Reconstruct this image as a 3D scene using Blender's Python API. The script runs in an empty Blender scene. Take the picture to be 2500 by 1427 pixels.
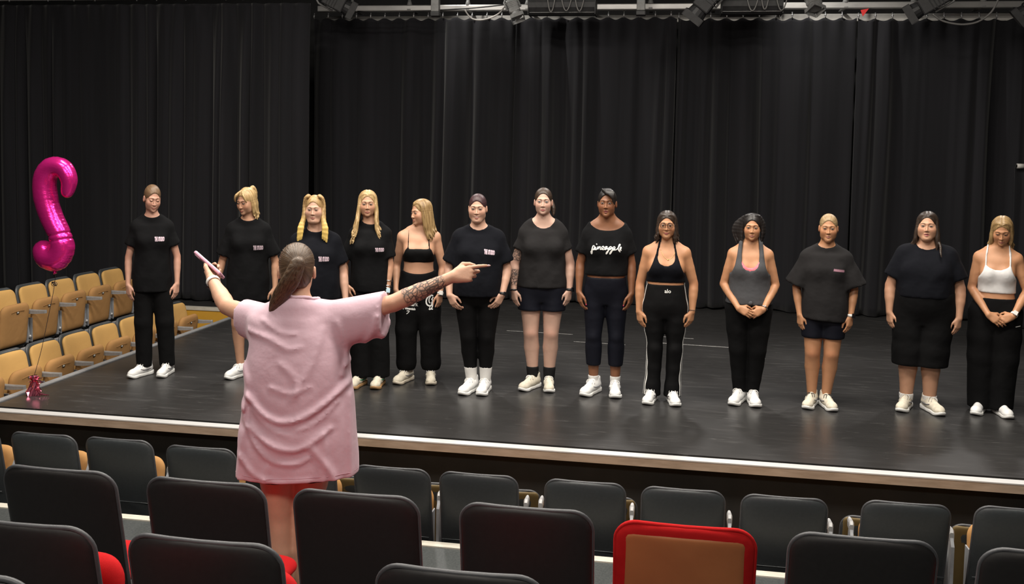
import bpy, bmesh, math, random
import numpy as np
from mathutils import Vector, Matrix
from mathutils.bvhtree import BVHTree

rnd = random.Random(7)
SC = bpy.context.scene
COL = SC.collection
PI = math.pi
STAGE = 0.90

# ------------------------------------------------------------------ camera
CAM = Vector((0.0, -6.35, 2.85))
_yaw, _pit, _rol = math.radians(9.44), math.radians(3.2), math.radians(1.15)
_f = Vector((-math.sin(_yaw)*math.cos(_pit), math.cos(_yaw)*math.cos(_pit), -math.sin(_pit)))
_r = Vector((math.cos(_yaw), math.sin(_yaw), 0.0))
_u = _r.cross(_f)
_R = _r*math.cos(_rol) + _u*math.sin(_rol)
_U = _u*math.cos(_rol) - _r*math.sin(_rol)
cam_d = bpy.data.cameras.new('camera')
cam = bpy.data.objects.new('camera', cam_d)
COL.objects.link(cam)
cam.matrix_world = Matrix(((_R.x, _U.x, -_f.x, CAM.x), (_R.y, _U.y, -_f.y, CAM.y), (_R.z, _U.z, -_f.z, CAM.z), (0, 0, 0, 1)))
cam_d.sensor_fit = 'HORIZONTAL'
cam_d.sensor_width = 36.0
cam_d.lens = 2290.0/2500.0*36.0
cam_d.shift_y = -0.0802
cam_d.clip_start = 0.05
SC.camera = cam

# ------------------------------------------------------------------ world, lights, exposure
w = bpy.data.worlds.new('world'); SC.world = w; w.use_nodes = True
w.node_tree.nodes['Background'].inputs[0].default_value = (0.9, 0.95, 1.0, 1)
w.node_tree.nodes['Background'].inputs[1].default_value = 0.015
def area(name, loc, rot, sx, sy, power, col):
    d = bpy.data.lights.new(name, 'AREA'); d.shape = 'RECTANGLE'; d.size = sx; d.size_y = sy
    d.energy = power; d.color = col
    o = bpy.data.objects.new(name, d); COL.objects.link(o); o.location = loc; o.rotation_euler = rot
    return o
def spot(name, loc, target, power, size, blend, radius, col):
    d = bpy.data.lights.new(name, 'SPOT'); d.energy = power; d.spot_size = size; d.spot_blend = blend
    d.shadow_soft_size = radius; d.color = col
    o = bpy.data.objects.new(name, d); COL.objects.link(o); o.location = loc
    o.rotation_euler = (Vector(target)-Vector(loc)).to_track_quat('-Z', 'Y').to_euler()
    return o
WARM = (1.0, 0.93, 0.83)
for lx in (-4.0, -1.2, 1.6):
    area('house_light', (lx, -2.4, 6.2), (0, 0, 0), 1.5, 0.8, 170, WARM)
    area('house_light', (lx, 0.4, 6.2), (0, 0, 0), 1.5, 0.8, 170, WARM)
for lx in (-3.5, 0.0, 3.5):
    spot('stage_lantern', (lx, 5.0, 6.0), (lx*0.8-0.2, 1.6, 1.2), 430, math.radians(75), 0.8, 0.18, (1, 0.95, 0.9))
for lx in (-2.3, 2.0):
    spot('drape_wash', (lx-.9, 5.35, 5.9), (lx+.35, 6.25, 3.9), 190, math.radians(70), 1.0, .06, (1.0, 0.97, 0.90))
area('front_fill', (-1.0, -6.8, 5.6), (math.radians(38), 0, 0), 4.0, 0.6, 190, WARM)  # unseen fill added above and behind the camera to brighten faces
SC.view_settings.view_transform = 'Standard'
SC.view_settings.look = 'None'
SC.view_settings.gamma = 1.0
SC.view_settings.use_curve_mapping = False
SC.view_settings.exposure = 0.0

# ------------------------------------------------------------------ helpers: objects and tags
def tag(o, label=None, cat=None, group=None, kind=None):
    if label: o['label'] = label
    if cat: o['category'] = cat
    if group: o['group'] = group
    if kind: o['kind'] = kind
    return o
def empty(name, loc=(0, 0, 0), rz=0.0):
    o = bpy.data.objects.new(name, None); COL.objects.link(o)
    o.location = loc; o.rotation_euler = (0, 0, rz); o.empty_display_size = 0.1
    return o
def link(name, me, parent=None, loc=None, rot=None):
    o = bpy.data.objects.new(name, me); COL.objects.link(o)
    if parent: o.parent = parent
    if loc is not None: o.location = loc
    if rot is not None: o.rotation_euler = rot
    return o
def mesh_of(name, verts, faces, mats, smooth=True, fmat=None):
    me = bpy.data.meshes.new(name)
    me.from_pydata([tuple(v) for v in verts], [], faces)
    for m in (mats if isinstance(mats, (list, tuple)) else [mats]): me.materials.append(m)
    if smooth: me.polygons.foreach_set('use_smooth', [True]*len(me.polygons))
    if fmat is not None: me.polygons.foreach_set('material_index', list(fmat))
    me.update()
    return me
def bm_mesh(name, bm, mats, smooth=False):
    bmesh.ops.recalc_face_normals(bm, faces=bm.faces)
    me = bpy.data.meshes.new(name); bm.to_mesh(me); bm.free()
    for m in (mats if isinstance(mats, (list, tuple)) else [mats]): me.materials.append(m)
    if smooth: me.polygons.foreach_set('use_smooth', [True]*len(me.polygons))
    return me
def add_box(bm, c, s, bev=0.0, rot=None, seg=2):
    r = bmesh.ops.create_cube(bm, size=1.0)
    vs = r['verts']
    bmesh.ops.scale(bm, vec=s, verts=vs)
    if bev > 0:
        es = list({e for v in vs for e in v.link_edges})
        g = bmesh.ops.bevel(bm, geom=es, offset=bev, segments=seg, affect='EDGES', profile=0.5)
        vs = list({v for f in g['faces'] for v in f.verts} | {v for v in vs if v.is_valid})
    if rot is not None: bmesh.ops.rotate(bm, cent=(0, 0, 0), matrix=rot, verts=vs)
    bmesh.ops.translate(bm, vec=c, verts=vs)
    return vs
def add_tube(bm, pts, rad, n=8, caps=True):
    pts = [Vector(p) for p in pts]
    if not isinstance(rad, (list, tuple)): rad = [rad]*len(pts)
    rings = []; prev = None
    for i, p in enumerate(pts):
        t = (pts[min(i+1, len(pts)-1)]-pts[max(i-1, 0)]).normalized()
        if prev is None: a = t.orthogonal().normalized()
        else:
            a = prev-t*prev.dot(t)
            a = a.normalized() if a.length > 1e-6 else t.orthogonal().normalized()
        prev = a; b = t.cross(a)
        rings.append([bm.verts.new(p+(a*math.cos(2*PI*k/n)+b*math.sin(2*PI*k/n))*rad[i]) for k in range(n)])
    for i in range(len(rings)-1):
        for k in range(n):
            bm.faces.new((rings[i][k], rings[i][(k+1) % n], rings[i+1][(k+1) % n], rings[i+1][k]))
    if caps and n > 2:
        bm.faces.new(rings[0][::-1]); bm.faces.new(rings[-1])
def bez(p0, p1, p2, n=10):
    p0, p1, p2 = Vector(p0), Vector(p1), Vector(p2)
    return [p0*(1-t)**2+p1*2*t*(1-t)+p2*t*t for t in [i/(n-1) for i in range(n)]]
def crom(pts, n=4):
    P = [Vector(p) for p in pts]; out = []
    for i in range(len(P)-1):
        a, b, c, d = P[max(i-1, 0)], P[i], P[i+1], P[min(i+2, len(P)-1)]
        for k in range(n):
            t = k/n
            out.append(0.5*((2*b)+(c-a)*t+(2*a-5*b+4*c-d)*t*t+(3*b-a-3*c+d)*t**3))
    out.append(P[-1])
    return out

# ------------------------------------------------------------------ helpers: materials
class NT:
    def __init__(s, name):
        s.m = bpy.data.materials.new(name); s.m.use_nodes = True
        s.t = s.m.node_tree; s.b = s.t.nodes['Principled BSDF']
    def n(s, typ, **kw):
        x = s.t.nodes.new(typ)
        for k, v in kw.items():
            if k in x.inputs: x.inputs[k].default_value = v
            else: setattr(x, k, v)
        return x
    def l(s, a, b): s.t.links.new(a, b)
    def coord(s, scale=(1, 1, 1), src='Object'):
        tc = s.n('ShaderNodeTexCoord'); mp = s.n('ShaderNodeMapping'); mp.inputs['Scale'].default_value = scale
        s.l(tc.outputs[src], mp.inputs['Vector']); return mp.outputs['Vector']
    def noise(s, vec, scale, detail=3, rough=0.55):
        x = s.n('ShaderNodeTexNoise'); x.inputs['Scale'].default_value = scale; x.inputs['Detail'].default_value = detail
        x.inputs['Roughness'].default_value = rough
        if vec is not None: s.l(vec, x.inputs['Vector'])
        return x.outputs['Fac']
    def ramp(s, fac, stops):
        x = s.n('ShaderNodeValToRGB'); cr = x.color_ramp
        while len(cr.elements) < len(stops): cr.elements.new(0.5)
        for e, (p, c) in zip(cr.elements, stops):
            e.position = p; e.color = (c[0], c[1], c[2], 1) if not isinstance(c, (int, float)) else (c, c, c, 1)
        s.l(fac, x.inputs[0]); return x.outputs[0]
    def mix(s, fac, a, b, blend='MIX'):
        x = s.n('ShaderNodeMix'); x.data_type = 'RGBA'; x.blend_type = blend
        for i, v in ((0, fac), (6, a), (7, b)):
            if hasattr(v, 'links'): s.l(v, x.inputs[i])
            elif i == 0: x.inputs[i].default_value = v
            else: x.inputs[i].default_value = (*v[:3], 1)
        return x.outputs[2]
    def bump(s, h, strength, dist):
        x = s.n('ShaderNodeBump'); x.inputs['Strength'].default_value = strength; x.inputs['Distance'].default_value = dist
        s.l(h, x.inputs['Height']); s.l(x.outputs[0], s.b.inputs['Normal']); return x
    def attr(s, name, out='Fac'):
        x = s.n('ShaderNodeAttribute'); x.attribute_name = name; return x.outputs[out]
def lin(r, g, b):
    f = lambda c: (c/255/12.92) if c/255 <= 0.04045 else ((c/255+0.055)/1.055)**2.4
    return (f(r), f(g), f(b))
def plain(name, col, rough=0.6, metal=0.0, spec=0.5):
    k = NT(name); k.b.inputs['Base Color'].default_value = (*col, 1)
    k.b.inputs['Roughness'].default_value = rough; k.b.inputs['Metallic'].default_value = metal
    k.b.inputs['Specular IOR Level'].default_value = spec
    return k.m
def speck(name, c0, c1, scale=40, rough=0.6, metal=0.0, bump=0.0, bdist=0.002, spec=0.4, stretch=(1, 1, 1)):
    k = NT(name); v = k.coord(stretch); f = k.noise(v, scale, 4)
    k.l(k.ramp(f, [(0.3, c0), (0.7, c1)]), k.b.inputs['Base Color'])
    k.b.inputs['Roughness'].default_value = rough; k.b.inputs['Metallic'].default_value = metal
    k.b.inputs['Specular IOR Level'].default_value = spec
    if bump: k.bump(f, bump, bdist)
    return k.m
def fabric(name, col, var=0.25, rough=0.9, fold=0.35, weave=900, spec=0.12, sheen=0.0, fscale=9):
    k = NT(name); v = k.coord(); f = k.noise(v, fscale, 2); f2 = k.noise(v, weave, 1)
    k.l(k.mix(f2, tuple(c*(1-var) for c in col), tuple(c*(1+var) for c in col)), k.b.inputs['Base Color'])
    k.b.inputs['Roughness'].default_value = rough; k.b.inputs['Specular IOR Level'].default_value = spec
    if sheen: k.b.inputs['Sheen Weight'].default_value = sheen
    h = k.n('ShaderNodeMath', operation='MULTIPLY_ADD'); k.l(f2, h.inputs[0]); h.inputs[1].default_value = 0.04; k.l(f, h.inputs[2])
    k.bump(h.outputs[0], fold, 0.03)
    return k.m
# ------------------------------------------------------------------ the room: structure
def structure(name, bm, m, smooth=False, parent=None):
    o = link(name, bm_mesh(name, bm, m, smooth), parent)
    if parent is None: o['kind'] = 'structure'
    return o
def box_obj(name, lo, hi, m, parent=None, bev=0.0):
    bm = bmesh.new(); add_box(bm, [(a+b)/2 for a, b in zip(lo, hi)], [b-a for a, b in zip(lo, hi)], bev)
    return structure(name, bm, m, False, parent)
k = NT('stage_vinyl')
v = k.coord((1.6, 9, 1)); streak = k.noise(v, 1.6, 6, .7)
v2 = k.coord((1, 1, 1)); blot = k.noise(v2, .9, 3, .5); fine = k.noise(v2, 60, 3)
v3 = k.coord((3, 26, 1)); scuff = k.noise(v3, 1.1, 8, .75)
base = k.mix(streak, (.0190, .0184, .0184), (.034, .0332, .033))
base = k.mix(k.ramp(scuff, [(.60, 0), (.80, 1)]), base, (.19, .185, .18))
v4 = k.coord((2.2, 12, 1)); st2 = k.noise(v4, 1.3, 6, .66); v5 = k.noise(k.coord(), .55, 2)
mm = k.n('ShaderNodeMath', operation='MULTIPLY'); k.l(k.ramp(st2, [(.54, 0), (.78, .75)]), mm.inputs[0]); k.l(k.ramp(v5, [(.35, .15), (.6, .9)]), mm.inputs[1])
base = k.mix(mm.outputs[0], base, (.080, .078, .077))
k.l(base, k.b.inputs['Base Color'])
rg = k.n('ShaderNodeMapRange'); k.l(blot, rg.inputs[0]); rg.inputs[1].default_value = .3; rg.inputs[2].default_value = .7; rg.inputs[3].default_value = .24; rg.inputs[4].default_value = .44
k.l(rg.outputs[0], k.b.inputs['Roughness']); k.b.inputs['Specular IOR Level'].default_value = .5
k.bump(fine, .05, .002)
M_STAGE = k.m
M_ALU = speck('brushed_aluminium_edge', (.48, .48, .48), (.60, .60, .60), 30, .42, .25, stretch=(.3, 8, 1))
M_ALUF = speck('aluminium_face_painted_reflection', (.33, .25, .185), (.46, .36, .28), 9, .45, .2, stretch=(.6, 1, 3))  # brown reflection on the aluminium face painted into its base colour
M_FASCIA = speck('black_fascia_board', (.006, .006, .005), (.012, .011, .010), 6, .7)
M_TREAD = speck('grey_tread_vinyl', (.030, .034, .035), (.052, .057, .057), 90, .5)
M_NOSE = speck('cream_stair_nosing', (.44, .41, .35), (.58, .55, .48), 20, .5, stretch=(.4, 4, 1))
M_DARKF = speck('dark_floor_paint', (.012, .012, .012), (.020, .020, .020), 12, .6)
M_WALL = speck('black_wall_paint', (.010, .010, .011), (.016, .016, .017), 5, .8)
M_OCHRE = speck('ochre_painted_board', (.50, .265, .030), (.56, .305, .040), 3, .5)
M_GREYBEAM = speck('grey_painted_steel', (.20, .205, .215), (.27, .275, .285), 12, .45)
# stage deck: the acting area, and the platform that runs on behind the side seating
bm = bmesh.new()
add_box(bm, (1.3, 3.45, .60), (12.6, 7.1, .60)); 
add_box(bm, (-8.0, 5.8, .60), (6.0, 2.6, .60))
fl = structure('floor', bm, M_STAGE)
M_TAPE = speck('worn_white_tape', (.16, .16, .155), (.42, .41, .40), 30, .6)
for (xa, ya, xb, yb, w_) in ((-.06, 3.72, .78, 3.66, .022), (-.10, 4.10, .32, 4.06, .018), (-1.75, 3.98, -1.0, 3.95, .016), (.86, 3.20, 1.0, 3.19, .05), (3.42, 4.35, 3.60, 4.30, .05), (-.95, 3.55, -.40, 3.52, .012)):
    bm = bmesh.new(); a = math.atan2(yb-ya, xb-xa); add_box(bm, (0, 0, 0), (math.hypot(xb-xa, yb-ya), w_, .001), 0, Matrix.Rotation(a, 3, 'Z')); bmesh.ops.translate(bm, vec=((xa+xb)/2, (ya+yb)/2, .9008), verts=bm.verts)
    link('tape_mark', bm_mesh('tape_mark', bm, M_TAPE), fl)
box_obj('floor_front_pit', (-10, -.75, -.40), (8, -.10, -.14), M_DARKF)
box_obj('floor_front_row', (-10, -1.15, -.40), (8, -.75, .10), M_DARKF)
box_obj('floor_aisle', (-10, -1.95, -.40), (8, -1.15, .58), M_TREAD)
box_obj('floor_middle_row', (-10, -3.50, -.40), (8, -1.95, .755), M_TREAD)
box_obj('floor_back_row', (-10, -4.25, -.40), (8, -3.50, .87), M_TREAD)
box_obj('floor_rear', (-10, -9.0, -.40), (8, -4.25, 1.05), M_TREAD)
box_obj('floor_side_seating', (-10, -.10, -.10), (-5.0, 4.45, .55), M_DARKF)
box_obj('floor_side_upper', (-10, -.10, .55), (-6.02, 4.44, .90), M_DARKF)
box_obj('trim_front', (-5.06, -.245, .845), (7.6, -.170, .902), M_ALUF)
box_obj('trim_front_top', (-5.06, -.247, .900), (7.6, -.165, .908), M_ALU)
box_obj('trim_left', (-5.06, -.165, .845), (-5.0, 4.5, .908), M_GREYBEAM)
box_obj('trim_side_beam', (-6.03, -.10, .885), (-5.985, 4.43, .945), M_GREYBEAM)
box_obj('trim_aisle_nosing', (-10, -1.165, .55), (8, -1.10, .588), M_NOSE)
box_obj('trim_platform_nosing', (-10, 4.44, .872), (-5.0, 4.52, .910), M_NOSE)
box_obj('wall_stage_front', (-10, -.16, -.40), (7.6, -.10, .845), M_FASCIA)
box_obj('wall_side_riser', (-10, 4.45, .55), (-5.02, 4.50, .872), M_OCHRE)
box_obj('wall_side_step', (-6.02, -.10, .55), (-6.0, 4.44, .885), M_OCHRE)
box_obj('wall_back', (-10.1, 7.2, -.4), (8.1, 7.3, 7.4), M_WALL)
box_obj('wall_left', (-10.2, -9, -.4), (-10.0, 7.3, 7.4), M_WALL)
box_obj('wall_right', (8.0, -9, -.4), (8.2, 7.3, 7.4), M_WALL)
box_obj('wall_rear', (-10.2, -9.1, -.4), (8.2, -9.0, 7.4), M_WALL)
box_obj('ceiling', (-10.2, -9.1, 7.4), (8.2, 7.3, 7.5), M_WALL)

# ------------------------------------------------------------------ black drapes
kd = NT('black_serge_drape'); wv = kd.noise(kd.coord((1, 1, .05)), 5, 2)
kd.l(kd.ramp(wv, [(.3, (.0085, .0085, .0102)), (.7, (.0142, .0139, .0168))]), kd.b.inputs['Base Color']); kd.b.inputs['Roughness'].default_value = .85; kd.b.inputs['Specular IOR Level'].default_value = .15
kd.b.inputs['Sheen Weight'].default_value = .12; kd.bump(kd.noise(kd.coord((1, 1, .02)), 7, 1), .5, .05)
M_DRAPE = kd.m
M_HOOK = plain('grey_curtain_hook', (.36, .36, .37), .35, .7)
def drape(name, x0, x1, y, z0, z1, label, seed, spacing=.205, amp=.060, hooks=True, lam=.30, lean=.0):
    rr = random.Random(seed); n = int((x1-x0)/.012); rows = [0, .012, .03, .06, .12, .22, .36, .52, .68, .82, .93, .97, 1.0]
    ph = [rr.uniform(0, 6.28) for _ in range(8)]; fq = [2*PI/(lam*rr.uniform(.8, 1.3)), 2*PI/(lam*rr.uniform(1.7, 2.6)), 2*PI/(lam*rr.uniform(.42, .6)), 2*PI/(lam*rr.uniform(3.2, 5))]
    V = []; F = []
    for i in range(n+1):
        x = x0+(x1-x0)*i/n
        for j, t in enumerate(rows):
            z = z1+(z0-z1)*t
            g = .30+.70*min(1, t*3.2); w_ = x+.035*math.sin(x*1.7+ph[4]+t*2.0)*t+lean*t
            a = 1-2*(abs(math.sin(w_*fq[0]*.5+ph[0]+.5*math.sin(w_*fq[3]*1.7)))**2+.012)**.36
            env = .75+.45*math.sin(w_*1.9+ph[6])+.35*math.sin(w_*4.3+ph[7]); yy = amp*g*env*(.62*a+.50*math.sin(w_*fq[1]+ph[1])+.10*math.sin(w_*fq[2]+ph[2]+t)+.35*math.sin(w_*fq[3]+ph[3])) + .020*math.sin(2*PI*(x-x0)/spacing)*max(0, 1-t*9)
            s_ = math.cos(2*PI*(x-x0)/spacing)
            zz = z-.016*(1-s_)*max(0, 1-t*30) if hooks else z
            if t == 1.0: zz = z0+.010*math.sin(w_*fq[1]*.8+ph[5])+.006
            V.append((x, y+yy, zz))
    m = len(rows)
    for i in range(n):
        for j in range(m-1):
            a = i*m+j; F.append((a, a+1, a+m+1, a+m))
    me = mesh_of(name, V, F, M_DRAPE)
    root = empty(name, ((x0+x1)/2, y, z0)); tag(root, label, 'curtain', 'black drapes around the stage')
    c = link('cloth', me, root, (-(x0+x1)/2, -y, -z0))
    md = c.modifiers.new('thickness', 'SOLIDIFY'); md.thickness = .006
    if hooks:
        bm = bmesh.new(); add_tube(bm, [(0, 0, -.006), (0, -.012, .02), (0, -.004, .05), (0, .006, .075)], [.008, .007, .006, .009], 6)
        r = bmesh.ops.create_icosphere(bm, subdivisions=1, radius=.016); bmesh.ops.translate(bm, vec=(0, -.006, .035), verts=r['verts'])
        hm = bm_mesh('hook', bm, M_HOOK, True)
        k_ = 0
        while x0+k_*spacing <= x1:
            link('hook', hm, root, (x0+k_*spacing-(x0+x1)/2, 0, z1-z0)); k_ += 1
    return root
HEM = .915
drape('curtain', -9.9, -4.50, 4.95, HEM, 4.735, 'black drape nearest the side seating, behind the pink balloon', 3, hooks=False, amp=.085, lam=.20)
drape('curtain', -4.95, -2.10, 6.25, HEM, 4.735, 'black rear drape behind the blonde women left of centre', 5, amp=.135, lam=.26)
drape('curtain', -2.08, .05, 6.25, HEM, 4.735, 'black rear drape behind the tall woman in short shorts', 8, amp=.14, lam=.24)
drape('curtain', .07, 2.30, 6.25, HEM, 4.715, 'black rear drape behind the woman in the grey vest', 13, amp=.14, lam=.28)
drape('curtain', 2.32, 4.60, 6.25, HEM, 4.70, 'black rear drape behind the woman in culottes', 21, amp=.125, lam=.28)
drape('curtain', 4.12, 7.4, 5.85, HEM, 2.86, 'lower black drape at the far right edge below a short grey bar', 34, hooks=False, amp=.04, lam=.26)
# ------------------------------------------------------------------ curtain track and the rig over the stage
M_TRACK = speck('grey_curtain_track', (.30, .295, .29), (.42, .41, .40), 8, .38, .5, stretch=(.3, 1, 1)); M_RIG = speck('black_lantern_housing', (.020, .020, .021), (.032, .032, .034), 20, .5)
M_RIGG = speck('grey_lantern_housing', (.17, .17, .17), (.25, .25, .245), 15, .45); M_CABLE = plain('grey_cable', (.17, .165, .16), .5); M_CABLEB = plain('black_cable', (.012, .012, .012), .5); M_PALE = speck('pale_steel_beam', (.42, .40, .38), (.55, .53, .50), 6, .5)
tr = empty('curtain_track', (1.3, 6.26, 4.87)); tag(tr, 'long grey curtain track with hangers running above the rear drapes', 'track')
bm = bmesh.new(); add_box(bm, (0, 0, 0), (12.4, .075, .082), .012); link('track_bar', bm_mesh('track_bar', bm, M_TRACK), tr)
bm = bmesh.new(); add_box(bm, (0, .33, -.105), (12.4, .05, .10), .01); link('rear_beam', bm_mesh('rear_beam', bm, M_PALE), tr)
bm = bmesh.new(); add_box(bm, (0, .16, -.02), (.05, .40, .016), .003); add_tube(bm, [(0, 0, .03), (0, 0, .12)], [.045, .018], 8); add_tube(bm, [(0, 0, .12), (0, 0, 1.2)], .012, 6)
hg = bm_mesh('hanger', bm, M_RIGG, True)
for i in range(15): link('hanger', hg, tr, (-5.7+i*.82, 0, 0))
tr2 = empty('curtain_track', (-7.2, 4.95, 4.845)); tag(tr2, 'thin grey track at the top left above the side drape', 'track')
bm = bmesh.new(); add_box(bm, (0, 0, -.045), (5.4, .05, .022), .006); link('track_bar', bm_mesh('track_bar', bm, M_TRACK), tr2)
for i in range(12):
    bm = bmesh.new(); add_tube(bm, [(0, -.02, -.07), (0, -.03, -.045), (0, 0, -.03)], .010, 6); link('runner', bm_mesh('runner', bm, M_HOOK, True), tr2, (-2.2+i*.41+.1*math.sin(i*2.3), 0, 0))
def lantern(name, loc, tilt, pan, size, mat, label, face=None, roll=0.0):
    r = empty(name, loc); tag(r, label, 'stage light', 'lanterns over the stage'); r.rotation_euler = (tilt, roll, pan)
    L, W_ = size
    bm = bmesh.new()
    add_box(bm, (0, 0, .10*L), (W_, W_*.9, L*.8), .02); add_tube(bm, [(0, 0, -.30*L), (0, 0, -.5*L)], [W_*.46, W_*.52], 16); add_box(bm, (0, 0, .55*L), (W_*.6, W_*.6, L*.12), .012)
    for i in range(4): add_box(bm, (0, 0, L*(.02+.10*i)), (W_*1.06, W_*.96, L*.03), .004)
    link('housing', bm_mesh('housing', bm, mat), r)
    bm = bmesh.new(); bmesh.ops.create_cone(bm, segments=16, radius1=W_*.42, radius2=W_*.42, depth=.012, cap_ends=True); bmesh.ops.translate(bm, vec=(0, 0, -.5*L), verts=bm.verts); link('lens', bm_mesh('lens', bm, face or M_WG), r)
    bm = bmesh.new(); e = W_*.62
    add_tube(bm, [(-e, 0, 0), (-e, 0, L*.55), (-e*.5, 0, L*.80), (e*.5, 0, L*.80), (e, 0, L*.55), (e, 0, 0)], .014, 6); link('yoke', bm_mesh('yoke', bm, M_RIGG, True), r)
    bm = bmesh.new(); add_tube(bm, [(0, 0, L*.8), (0, 0, L*1.0)], .02, 8); add_box(bm, (0, 0, L*1.0), (.07, .05, .06), .01); link('clamp', bm_mesh('clamp', bm, M_RIGG), r)
    bm = bmesh.new(); s_ = W_*.62
    for a, b, c in ((0, -.5, .0), (0, .5, 0)): add_box(bm, (0, b*W_*1.15, -.60*L), (W_*1.1, .006, L*.22), 0, None)
    for b in (-.5, .5): add_box(bm, (b*W_*1.15, 0, -.60*L), (.006, W_*1.1, L*.22), 0, None)
    link('barn_doors', bm_mesh('barn_doors', bm, mat), r)
    return r
M_WG = plain('dark_lens_glass', (.02, .022, .025), .1)
lantern('stage_lantern', (-4.32, 5.42, 4.82), math.radians(20), 0, (.36, .20), M_RIG, 'dark lantern at the top left end of the rear curtain track', roll=math.radians(-62))
lantern('stage_lantern', (-1.98, 5.40, 4.72), math.radians(-25), math.radians(10), (.24, .14), M_RIGG, 'small grey lantern hanging left of the long black box', roll=math.radians(-22), face=M_RIGG)
lantern('stage_lantern', (.38, 5.10, 4.75), math.radians(10), 0, (.40, .22), M_RIG, 'large dark tilted lantern over the woman in short black hair', roll=math.radians(38))
lantern('stage_lantern', (1.62, 5.22, 4.76), math.radians(-30), math.radians(30), (.22, .15), M_RIGG, 'small pale lantern pointing down right of the second black box', roll=math.radians(12), face=M_RIGG)
lantern('stage_lantern', (2.96, 5.42, 4.76), math.radians(15), 0, (.40, .20), M_RIG, 'dark lantern near the top right with a drooping cable', roll=math.radians(58))
lantern('stage_lantern', (4.10, 5.40, 4.72), math.radians(15), 0, (.34, .20), M_RIG, 'dark lantern cut by the top right corner', roll=math.radians(50))
def fixture_box(x0, x1, label, seed):
    c = (x0+x1)/2; r = empty('dimmer_box', (c, 5.40, 4.76)); tag(r, label, 'fixture', 'long black boxes over the stage')
    bm = bmesh.new(); add_tube(bm, [(-(x1-x0)/2, 0, 0), ((x1-x0)/2, 0, 0)], .135, 14); link('housing', bm_mesh('housing', bm, M_RIG), r)
    bm = bmesh.new(); add_box(bm, (0, -.08, -.10), (x1-x0-.02, .02, .012), .002); link('front_lip', bm_mesh('front_lip', bm, M_RIGG), r)
    for e in (-1, 1):
        bm = bmesh.new(); add_box(bm, (e*(x1-x0)/2, 0, 0), (.012, .27, .27), .004); link('end_plate', bm_mesh('end_plate', bm, M_RIG), r)
    rr = random.Random(seed)
    for i in range(3):
        a = -.08+.17*i-(.1 if seed == 1 else 0); w_ = rr.uniform(.10, .16); d = rr.uniform(.13, .17)
        bm = bmesh.new(); add_tube(bm, bez((a, -.15, .12), (a+w_/2, -.17, -.17-2*d*.5), (a+w_, -.15, .12), 12), .008, 6); link('cable', bm_mesh('cable', bm, M_CABLE, True), r)
fixture_box(-1.78, -.95, 'long black box with looped cables over the tall tattooed woman', 1)
fixture_box(.57, 1.28, 'long black box with looped cables over the woman in glasses', 2)
for x, lb in ((-3.02, 'grey square post hanging over the woman in the bandeau bra'), (-.40, 'grey square post hanging over the woman in the lettered crop tee')):
    r = empty('hanging_post', (x, 5.5, 4.70)); tag(r, lb, 'post', 'posts over the stage')
    bm = bmesh.new(); add_box(bm, (0, 0, .45), (.105, .09, .90), .01); link('upright', bm_mesh('upright', bm, M_RIGG), r)
    bm = bmesh.new(); add_box(bm, (0, 0, -.03), (.12, .10, .06), .01); link('foot', bm_mesh('foot', bm, M_RIG), r)
def cable(pts, rad, m, label):
    bm = bmesh.new(); add_tube(bm, crom(pts, 6), rad, 6); o = link('cable', bm_mesh('cable', bm, m, True)); tag(o, label, 'cable')
cable([(2.98, 5.35, 4.62), (3.10, 5.36, 4.54), (3.30, 5.36, 4.50), (3.48, 5.36, 4.53), (3.62, 5.36, 4.64), (3.70, 5.38, 4.80)], .012, M_CABLE, 'slack grey cable drooping in front of the drapes at top right')
cable([(-2.66, 5.62, 4.74), (-2.56, 5.62, 4.63), (-2.40, 5.62, 4.62), (-2.22, 5.62, 4.69), (-2.10, 5.62, 4.84)], .011, M_PALE, 'pale cable slung left of the small grey lantern')
cable([(-4.1, 5.6, 4.73), (-3.6, 5.6, 4.72), (-2.6, 5.6, 4.76), (-1.9, 5.6, 4.83)], .008, M_CABLEB, 'thin black cable running along the curtain track on the left')
bm = bmesh.new(); vs = [bm.verts.new(c) for c in ((0, 0, 0), (.10, 0, .02), (.03, 0, -.08), (0, .01, 0), (.10, .01, .02), (.03, .01, -.08))]
bm.faces.new(vs[:3]); bm.faces.new(vs[3:][::-1])
for a in range(3): bm.faces.new((vs[a], vs[(a+1) % 3], vs[(a+1) % 3+3], vs[a+3]))
o = link('safety_tag', bm_mesh('safety_tag', bm, plain('red_plastic_tag', (.6, .02, .02), .5)), None, (2.33, 6.18, 4.80)); tag(o, 'small red tag hanging below the curtain track at right', 'tag')
r = empty('wall_bar', (4.12, 5.78, 2.87)); tag(r, 'short grey metal bar against the black drape at far right', 'bar')
bm = bmesh.new(); add_tube(bm, [(0, 0, 0), (.60, 0, 0)], .022, 10); link('bar', bm_mesh('bar', bm, M_TRACK, True), r)
bm = bmesh.new(); add_tube(bm, [(.0, 0, 0), (.09, 0, 0)], .030, 10); link('end_cap', bm_mesh('end_cap', bm, M_PALE, True), r)
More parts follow.
